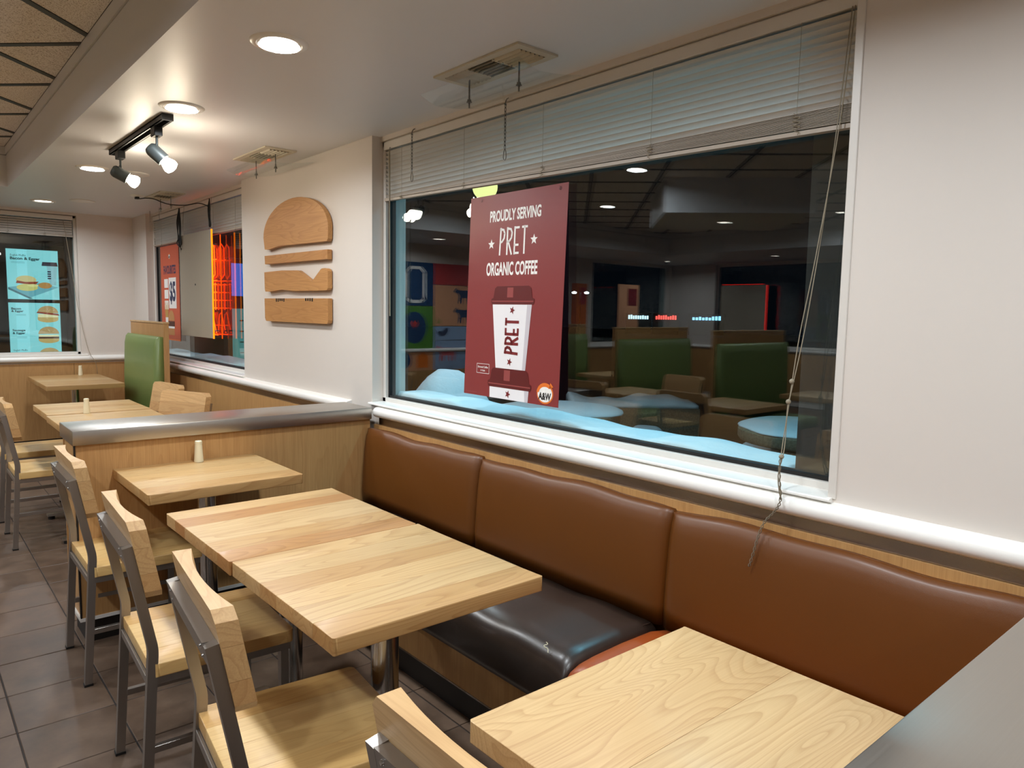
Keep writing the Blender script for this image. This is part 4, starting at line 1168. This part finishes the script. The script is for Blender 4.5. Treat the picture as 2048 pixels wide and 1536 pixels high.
# ================================================================ OUTSIDE
def glowm(c, s=1.0, cache={}):
    k = (c, s)
    if k not in cache: cache[k] = glow('screen_%d_%d_%d' % c, c, s)
    return cache[k]
def menu_board():
    Y = 10.26; k = Y / YF
    X = lambda x: x * k
    Z = lambda z: 1.45 + (z - 1.45) * k
    s = .95
    t = thing('menu_board', 'glowing drive-through menu board with breakfast sandwiches outside the far window', 'menu board', mat=frame_mat(Vector((X(1.085), Y, -.1)), (1, 0, 0), (0, 0, 1), (0, -1, 0)))
    u = lambda x: X(x) - X(1.085)
    v = lambda z: Z(z) + .1
    obj('cabinet', BX((u(.78), v(.55), -.16), (u(1.36), v(2.03), -.01), .008, 1), MAT['black'], t, local=True)
    obj('pedestal', BX((u(.98), 0, -.14), (u(1.18), v(.56), -.03)), MAT['black'], t, local=True)
    cy = (150, 228, 230); ink = (22, 40, 46)
    def screen(z0, z1):
        sc = obj('screen', BX((u(.872), v(z0), -.012), (u(1.300), v(z1), 0)), glowm(cy, s), t, local=True); return sc
    s1 = screen(1.497, 1.98); s2 = screen(.60, 1.463)
    d = .002
    def F(nm, poly, c, p=t, dd=d, st=s): return flat(nm, [(u(a), v(b)) for a, b in poly], glowm(c, st), p, dd)
    for (a, b, p) in ((.985, .02, s1), ): 
        F('light_band', rect(.955, 1.50, 1.04, 1.978), (160, 240, 244), s1, .001)
        F('light_band', rect(.93, .60, 1.035, 1.46), (160, 240, 244), s2, .001)
    T = lambda body, x, z, w, h, p, bold=.02: text('lettering', body, glowm(ink, .6), p, u(x), v(z), w*k, h*k, d + .002, bold, align='LEFT')
    T('English Muffin', .905, 1.918, .125, .026, s1, 0); T('Bacon & Egger', .903, 1.887, .245, .036, s1, .03)
    for zz in (1.858, 1.848): F('fine_print', rect(.91, zz - .002, 1.02, zz + .001), (90, 160, 168), s1)
    T('Bacon', .893, 1.405, .08, .022, s2, .03); T('& Egger', .893, 1.378, .10, .026, s2, .03)
    T('Sausage', .895, 1.192, .105, .026, s2, .03); T('& Egger', .895, 1.164, .105, .026, s2, .03)
    T('English Muffin', .897, .997, .115, .022, s2, 0)
    for zz in (1.35, 1.34, 1.13, 1.12): F('fine_print', rect(.93, zz - .002, 1.01, zz + .001), (90, 160, 168), s2)
    # tray, sandwich, hash brown, cup on the upper screen
    F('tray', [(.876, 1.61), (1.05, 1.512), (1.296, 1.62), (1.14, 1.66)], (110, 178, 188), s1); F('tray_edge', [(.876, 1.59), (1.05, 1.50), (1.075, 1.505), (.876, 1.612)], (74, 120, 126), s1, .003)
    F('muffin_base', ell(1.032, 1.612, .088, .034), (214, 206, 120), s1, .004); F('bacon', [(.94, 1.652), (1.10, 1.64), (1.13, 1.672), (1.02, 1.665), (.95, 1.678)], (150, 66, 44), s1, .006)
    F('muffin_top', ell(1.026, 1.685, .084, .042), (216, 200, 140), s1, .005); F('hash_brown', ell(1.182, 1.636, .058, .03), (190, 140, 78), s1, .004); F('egg', ell(1.08, 1.632, .045, .014), (236, 228, 150), s1, .007)
    F('cup', [(1.225, 1.64), (1.275, 1.64), (1.29, 1.83), (1.20, 1.83)], (150, 200, 206), s1, .004); F('cup_lid', [(1.158, 1.828), (1.296, 1.828), (1.288, 1.866), (1.166, 1.866)], (58, 52, 64), s1, .006)
    for q in range(4): F('cup_word', rect(1.205, 1.70 + .022*q, 1.235, 1.712 + .022*q), (40, 40, 60), s1, .007)
    def sandwich(cx, cz, p, meat):
        w = .088
        F('bun_base', ell(cx, cz - .055, w, .032, 20, PI, 2*PI) + [(cx + w, cz - .03), (cx - w, cz - .03)], (206, 176, 112), p, .003)
        F('filling', rect(cx - w*.96, cz - .036, cx + w*.96, cz - .004), (240, 232, 180), p, .0035); F('meat', [(cx - w*1.1, cz + .006), (cx + w*1.12, cz - .02), (cx + w, cz + .0), (cx - w*1.0, cz + .02)] if meat else rect(cx - w, cz - .042, cx + w, cz - .022), (150, 64, 48) if meat else (92, 64, 50), p, .0045)
        F('bun_top', ell(cx, cz + .006, w, .072, 20, 0, PI) + [(cx - w, cz + .004)], (190, 156, 104), p, .004)
        for q in range(12): F('seed', ell(cx + (random.random() - .5)*w*1.4, cz + .02 + random.random()*.04, .004, .003, 6), (226, 206, 160), p, .005)
    sandwich(1.195, 1.358, s2, True); sandwich(1.195, 1.152, s2, False)
    F('bun_top', ell(1.195, .955, .088, .065, 20, 0, PI) + [(1.107, .95)], (196, 168, 120), s2, .004)
menu_board()

GR = -.12
def order_screen():
    t = thing('order_screen', 'blue and cyan lit order screen outside the second window', 'screen', mat=frame_mat(Vector((3.19, 8.2, GR)), (1, 0, 0), (0, 0, 1), (0, -1, 0)))
    obj('housing', BX((-.34, .0, -.18), (.34, 2.12, -.004), .01, 1), MAT['black'], t, local=True)
    o = obj('screen', BX((-.30, 1.70, -.006), (.30, 2.06, 0)), glow('blue_screen', (40, 120, 235), .9), t, local=True); o['label'] = 'blue upper screen'
    o = obj('screen', BX((-.30, .98, -.006), (.30, 1.56, 0)), glow('cyan_screen', (96, 176, 178), .55), t, local=True); o['label'] = 'dim cyan lower screen'
    for k in range(4): flat('menu_row', rect(-.22, 1.06 + .12*k, .1, 1.075 + .12*k), glow('row_%d' % k, (30, 60, 66), .4), o, .001)
order_screen()
struct('ground', BX((-40, -40, GR - .1), (60, 60, GR - .0), 0), MAT['asphalt'], 'dark snowy ground outside')
def blob(name, c, rx, ry, h, mat, label, cat, seed=0, group=None, parent=None, flatness=1.0):
    bm = B(); rows = []; rnd = random.Random(seed); ph = [rnd.uniform(0, 6.28) for _ in range(6)]
    n, m = 28, 9
    top = bm.verts.new((c[0], c[1], c[2] + h))
    prev = None
    for j in range(1, m + 1):
        a = (PI/2) * j / m; ring = []
        for i in range(n):
            th = 2*PI*i/n; w = 1 + .08*math.sin(2*th + ph[0]) + .06*math.sin(3*th + ph[1]) + .03*math.sin(7*th + ph[2])
            r = math.sin(a) ** flatness
            zz = h * math.cos(a) * (1 + .06*math.sin(3*th + ph[3]) * math.sin(a))
            ring.append(bm.verts.new((c[0] + rx*r*w*math.cos(th), c[1] + ry*r*w*math.sin(th), c[2] + zz)))
        for i in range(n):
            if prev is None: bm.faces.new((top, ring[i], ring[(i+1) % n]))
            else: bm.faces.new((prev[i], ring[i], ring[(i+1) % n], prev[(i+1) % n]))
        prev = ring
    bm.faces.new(prev)
    o = obj(name, bm, mat, parent, smooth='all')
    return tag(o, label, cat, group) if label else o

def ledge_snow():
    # outer stone sill with a bank of snow lying against the glass
    struct('window_ledge', BX((2.125, 1.17, .88), (2.46, WY1 + .25, .955), .004, 1), MAT['frame'], 'outside window ledge')
    for k, (a, b, nm, lb) in enumerate(((1.19, WY1 - .01, 'snow_bank', 'cyan lit bank of snow lying against the large window'), )):
        bm = B(); rows = []; n = 120
        for i in range(n + 1):
            y = a + (b - a) * i / n
            e = min(1, (y - a) / .25)
            hgt = (.029 + .008*math.sin(3.1*y + .6) + .006*math.sin(8.7*y) + .004*math.sin(21*y) + .028*max(0, (y - 2.8)/.7)) * (e ** .6) + .004
            h2 = hgt * 1.02 + .006*math.sin(5*y + 1)
            x0 = 2.138 + .006*math.sin(13*y)
            rows.append([(x0, y, .9555), (x0 - .002, y, .955 + hgt*.7), (x0 + .012, y, .955 + hgt), (x0 + .06, y, .955 + hgt*.93), (x0 + .11, y, .955 + h2*.98), (x0 + .17, y, .955 + h2), (x0 + .25, y, .955 + h2*.7), (x0 + .30, y, .9555)])
        grid_solid(bm, rows)
        tag(obj(nm, bm, MAT['snow'], smooth='all'), lb, 'snow')
    # second window
    struct('window_ledge', BX((2.125, VY0 + .02, .88), (2.46, VY1 + .2, .955), .004, 1), MAT['frame'], 'outside ledge of the second window')
    bm = B(); rows = []
    for i in range(61):
        y = VY0 + .04 + (VY1 - VY0 - .06) * i / 60; hgt = .05 + .015*math.sin(4*y) + .008*math.sin(11*y)
        rows.append([(2.14, y, .9555), (2.14, y, .955 + hgt*.7), (2.16, y, .955 + hgt), (2.25, y, .955 + hgt*1.1), (2.36, y, .955 + hgt*.7), (2.43, y, .9555)])
    grid_solid(bm, rows); tag(obj('snow_bank', bm, MAT['snow'], smooth='all'), 'bank of snow along the second window', 'snow')
ledge_snow()
blob('snow_mound', (2.86, 4.05, GR), .42, .55, 1.18, MAT['snow'], 'tall rounded snow mound just outside, left of the poster', 'snow', 3)

def patio_table(x, y, label, sd):
    t = thing('patio_table', label, 'table', (x, y, GR), 0, 'round concrete patio tables')
    obj('pedestal', lathe(B(), [(0, 0), (.30, 0), (.28, .06), (.16, .14), (.14, .6), (.24, .70), (0, .70)], n=28), MAT['concrete'], t, smooth=True, local=True)
    obj('table_top', lathe(B(), [(0, .70), (.50, .70), (.515, .72), (.515, .775), (.505, .785), (0, .785)], n=44), MAT['concrete'], t, smooth=True, local=True)
    b = blob('snow_cap', (0, 0, .786), .49, .49, .055, MAT['snow'], None, None, sd, None, None, .45); b.parent = t
def patio_stool(x, y, label, sd):
    t = thing('patio_stool', label, 'stool', (x, y, GR), 0, 'concrete patio stools')
    obj('stool_body', lathe(B(), [(0, 0), (.17, 0), (.13, .1), (.13, .36), (.19, .44), (.19, .47), (0, .47)], n=26), MAT['concrete'], t, smooth=True, local=True)
    b = blob('snow_cap', (0, 0, .471), .18, .18, .13, MAT['snow'], None, None, sd, None, None, .6); b.parent = t
patio_table(4.92, 2.48, 'snow topped round concrete table outside, right of the window', 11)
patio_table(4.05, 4.2, 'snow topped round concrete table outside behind the poster', 12)
patio_stool(5.0, 4.05, 'snow capped stool in front of the planter', 21); patio_stool(4.85, 3.3, 'snow capped stool between planter and right table', 22); patio_stool(5.15, 3.02, 'snow capped stool beside the right patio table', 23)
def planter():
    t = thing('planter', 'long exposed aggregate planter with snow on top', 'planter', (5.55, 4.7, GR), R_(-38))
    bm = B()
    for a, b in (((-.62, -.28), (.62, -.2)), ((-.62, .2), (.62, .28)), ((-.62, -.2), (-.54, .2)), ((.54, -.2), (.62, .2))): box(bm, (*a, 0), (*b, .68))
    obj('walls', bm, MAT['concrete'], t, local=True)
    obj('soil', BX((-.54, -.2, 0), (.54, .2, .62)), MAT['asphalt'], t, local=True)
    bm = B(); rows = []
    for i in range(31):
        x = -.61 + 1.22*i/30; h = .05 + .02*math.sin(7*x) + .01*math.sin(19*x)
        rows.append([(x, -.27, .681), (x, -.265, .70 + h*.4), (x, -.15, .70 + h), (x, .1, .70 + h*1.2), (x, .25, .70 + h*.6), (x, .27, .681)])
    grid_solid(bm, rows); obj('snow_cap', bm, MAT['snow'], t, smooth='all', local=True)
planter()

# eaves lighting over the patio side: a cyan LED strip under the roof edge
LEDM = glow('led_strip', (120, 215, 255), 3.0)
def eaves():
    struct('eaves', BX((2.2, YB, 2.85), (3.3, YF + 1.2, 3.0)), MAT['frame'], 'roof overhang outside')
    for y0, y1, lb, w, sp in ((1.2, 2.25, 'cyan light strip under the eaves at the near end of the large window', 19, 150), (2.3, 3.6, 'cyan light strip under the eaves at the poster end of the large window', 11, 110), (5.4, 8.2, 'cyan light strip under the eaves over the second window', 5, 125)):
        t = thing('light_strip', lb, 'light', (2.95, (y0+y1)/2, 2.85))
        obj('housing', BX((2.90, y0, 2.82), (3.0, y1, 2.85)), MAT['frame'], t); obj('diffuser', BX((2.91, y0 + .02, 2.815), (2.99, y1 - .02, 2.82)), LEDM, t)
        ld = bpy.data.lights.new('strip_glow', 'AREA'); ld.shape = 'RECTANGLE'; ld.size = .08; ld.size_y = y1 - y0 - .04; ld.energy = w; ld.color = (.30, .78, 1.0); ld.spread = R_(sp)
        lo = bpy.data.objects.new('strip_glow', ld); COL.objects.link(lo); lo.parent = t; lo.location = (0, 0, -.04)
eaves()
def soffit_fill(x, y, w, lb):  # added light, out of view, to brighten the planter and patio
    t = thing('eaves_fill', lb, 'lamp', (x, y, 2.85), 0, 'added fill lamps under the eaves')
    obj('trim_ring', lathe(B(), [(.075, -.004), (.1, -.006), (.11, 0), (.075, 0)], n=28), MAT['frame'], t, smooth=True, local=True)
    obj('lens', lathe(B(), [(0, -.003), (.075, -.003), (.075, 0), (0, 0)], n=24), MAT['lens'], t, local=True)
    ld = bpy.data.lights.new('eaves_fill_glow', 'AREA'); ld.shape = 'DISK'; ld.size = .14; ld.energy = w; ld.color = (.92, .95, 1.0); ld.spread = R_(170)
    lo = bpy.data.objects.new('eaves_fill_glow', ld); COL.objects.link(lo); lo.parent = t; lo.location = (0, 0, -.012)
soffit_fill(3.05, 4.5, 15, 'added fill lamp under the eaves between the two windows')
def globe():
    t = thing('globe_lamp', 'round yellow lamp glowing outside above the poster', 'lamp', (6.5, 8.29, GR))
    obj('pole', cyl(B(), (0, 0, 0), (0, 0, 3.16), .05, 14), MAT['black'], t, smooth=True, local=True)
    obj('globe', lathe(B(), [(.0, 3.15)] + [(.18*math.sin(PI*i/14), 3.33 - .18*math.cos(PI*i/14)) for i in range(1, 14)] + [(0, 3.51)], n=24), glow('globe_glow', (238, 238, 150), 1.6), t, smooth='all', local=True)
globe()

# ================================================================ THE REST OF THE ROOM (seen mirrored in the glass)
BG = 'green booths across the aisle'
for x, y, lb in ((-3.0, 4.05, 'green booth bench nearest the viewer across the aisle'), (-2.9, 5.2, 'green booth bench in the middle across the aisle'), (-2.8, 6.75, 'green booth bench farthest across the aisle')):
    green_bench((x, y, 0), -PI/2, 1.25, lb, BG)
for y, lb in ((1.9, 'booth table across the aisle nearest the viewer'), (3.15, 'booth table across the aisle in front of a green bench'), (5.76, 'booth table across the aisle between two green benches')):
    make_table(lb, TAB, (-2.3, y, 0), 5, 'table', tn(3, 0, 4, 0, 3))
def mural():
    t = thing('wall_mural', 'colourful panelled mural of farm animals, seen mirrored in the window', 'mural', mat=frame_mat(Vector((-1.75, YF - .004, .62)), (1, 0, 0), (0, 0, 1), (0, -1, 0)))
    def panel(u0, v0, u1, v1, m): return obj('panel', BX((u0 + .004, v0 + .004, -.002), (u1 - .004, v1 - .004, .012)), MAT_[m], t, local=True)
    # mirrored left half of the view = right half here
    panel(.12, .90, .72, 1.5, 'deep'); panel(.12, .30, .72, .90, 'leaf'); panel(.12, 0, .72, .30, 'peach')
    panel(-.72, 1.20, .12, 1.5, 'red'); panel(-.72, .62, .12, 1.20, 'peach'); panel(-.72, .42, .12, .62, 'sky'); panel(-.72, 0, .12, .42, 'sky')
    d = .0125
    strokes('mug_outline', [[(.28, 1.0), (.28, 1.36), (.34, 1.42), (.5, 1.42), (.56, 1.36), (.56, 1.0), (.5, .96), (.34, .96), (.28, 1.0)]], .04, MAT_['paper'], t, d)
    flat('globe_disc', ell(.44, .60, .2, .22), MAT_['deep'], t, d); flat('heart', [(.38, .66), (.44, .58), (.50, .66), (.47, .70), (.44, .67), (.41, .70)], MAT_['red'], t, d + .001)
    def cow(cx, cz, s, m='cow'):
        P = [(-.5, .25), (-.42, .32), (-.30, .22), (.34, .22), (.42, .16), (.44, -.1), (.40, -.34), (.33, -.34), (.32, -.12), (.22, -.10), (.20, -.34), (.13, -.34), (.1, -.1), (-.12, -.1), (-.14, -.34), (-.21, -.34), (-.22, -.12), (-.28, -.34), (-.34, -.34), (-.32, -.02), (-.38, .08), (-.54, .12), (-.58, .16)]
        flat('cow', [(cx - a*s, cz + b*s) for a, b in P], MAT_[m], t, d)
    cow(-.42, 1.06, .34); cow(-.42, .78, .34); cow(-.1, .24, .34, 'pink')
    flat('rooster', [(-.14, .56), (-.10, .50), (0, .47), (.06, .52), (.08, .58), (.03, .54), (-.04, .56), (-.08, .60), (-.12, .60)], MAT_['cow'], t, d); flat('sun_disc', ell(-.62, .55, .09, .06), MAT_['orange'], t, d)
    for k in range(4): flat('crop_tuft', [(.0 + .02*k, .66 + .0*k), (.014 + .02*k, .66), (.007 + .02*k, .74 + .02*(k % 2))], MAT_['leaf'], t, d)
    flat('barn', [(.2, .04), (.4, .04), (.4, .2), (.3, .27), (.2, .2)], MAT_['orange'], t, d); flat('tree', ell(.58, .15, .09, .11), MAT_['deep'], t, d)
mural()
def wall_poster(x, z, w, h, m1, m2, label, y=YF + .062):
    t = thing('wall_poster', label, 'poster', mat=frame_mat(Vector((x, y, z)), (1, 0, 0), (0, 0, 1), (0, -1, 0)))
    obj('sheet', BX((-w/2, 0, -.002), (w/2, h, .002)), MAT_[m1], t, local=True); flat('print_block', rect(-.42*w, h*.62, .05*w, h*.93), MAT_[m2], t, .003)
wall_poster(-5.85, 1.0, .55, .98, 'peach', 'star', 'pale poster with a maroon block in the opposite corner window')
wall_poster(-4.55, 1.05, .34, .9, 'orange', 'red', 'orange strip poster beside the opposite corner window', YF - .004)
def mirror_sign():
    t = thing('hanging_sign', 'second hanging sign across the room with a red lit edge, seen mirrored', 'sign', (XL + .08, 7.0, 1.14))
    obj('back_board', BX((XL + .08, 6.55, 1.14), (XL + .088, 7.42, 1.98)), MAT['board'], t)
    EG = glow('red_edge_glow', (255, 40, 30), 3.0)
    obj('lit_edge', BX((XL + .078, 6.53, 1.14), (XL + .09, 6.55, 1.98)), EG, t); obj('lit_edge', BX((XL + .078, 6.6, 1.99), (XL + .09, 7.4, 2.0)), EG, t)
    for y in (6.65, 7.35): obj('hanger_wire', cyl(B(), (XL + .084, y, 1.98), (XL + .084, y, CZ), .002, 5), MAT['chain'], t)
mirror_sign()
for x, y, lb in ((-1.0, 3.3, 'square table across the aisle, nearest the viewer'), (-1.0, 4.35, 'square table across the aisle, in front of the middle booth'), (-1.0, 5.4, 'square table across the aisle, farthest away')):
    make_table(lb, TAB, (x, y, 0), 5, 'table', tn(3, 0, 4, 0, 3))
for x, y, a, lb in ((-.62, 3.36, 180, 'chair on the aisle side of the nearest table across the aisle'), (-.62, 4.41, 176, 'chair on the aisle side of the middle table across the aisle'), (-.62, 5.46, 183, 'chair on the aisle side of the farthest table across the aisle'), (-1.42, 4.28, 2, 'chair behind the middle table across the aisle')):
    place(chair, False, (x, y, 0), R_(a), lb, CG)
def street():
    rz = math.atan2(-.7611, -.6487)
    t = thing('street_lamp', 'twin headed street lamp shining far off beyond the large window', 'street lamp', (35.9, 35.1, GR), rz)
    obj('pole', cyl(B(), (0, 0, 0), (0, 0, 3.0), .05, 10), MAT['black'], t, local=True)
    for s in (-1, 1):
        obj('lamp_head', lathe(B(), [(0, -.1), (.14, -.08), (.17, 0), (0, .08)], (0, s*.42, 3.02), 12), glow('street_glow_%d' % s, (230, 245, 250), 8), t, local=True)
    obj('cross_arm', cyl(B(), (0, -.42, 3.08), (0, .42, 3.08), .03, 8), MAT['black'], t, local=True)
    for x, y, w, c, lb in ((46.8, 39.0, 1.7, (190, 230, 245), 'white lit shop sign far across the street, leftmost of three'), (48.5, 37.5, 1.75, (255, 80, 70), 'red lit shop sign far across the street'), (51.0, 35.3, 2.4, (140, 210, 255), 'pale blue lit shop sign far across the street')):
        s = thing('shop_sign', lb, 'sign', (x, y, GR), rz)
        obj('facade', BX((-.4, -w*.6, 0), (-.1, w*.6, 1.75)), MAT['asphalt'], s, local=True)
        for i in range(9):
            a = -w/2 + w*i/9; h = random.uniform(.2, .36)
            obj('letter_block', BX((-.1, a, 1.22), (-.04, a + w/13, 1.22 + h)), glowm(c, 2.2), s, local=True)
street()
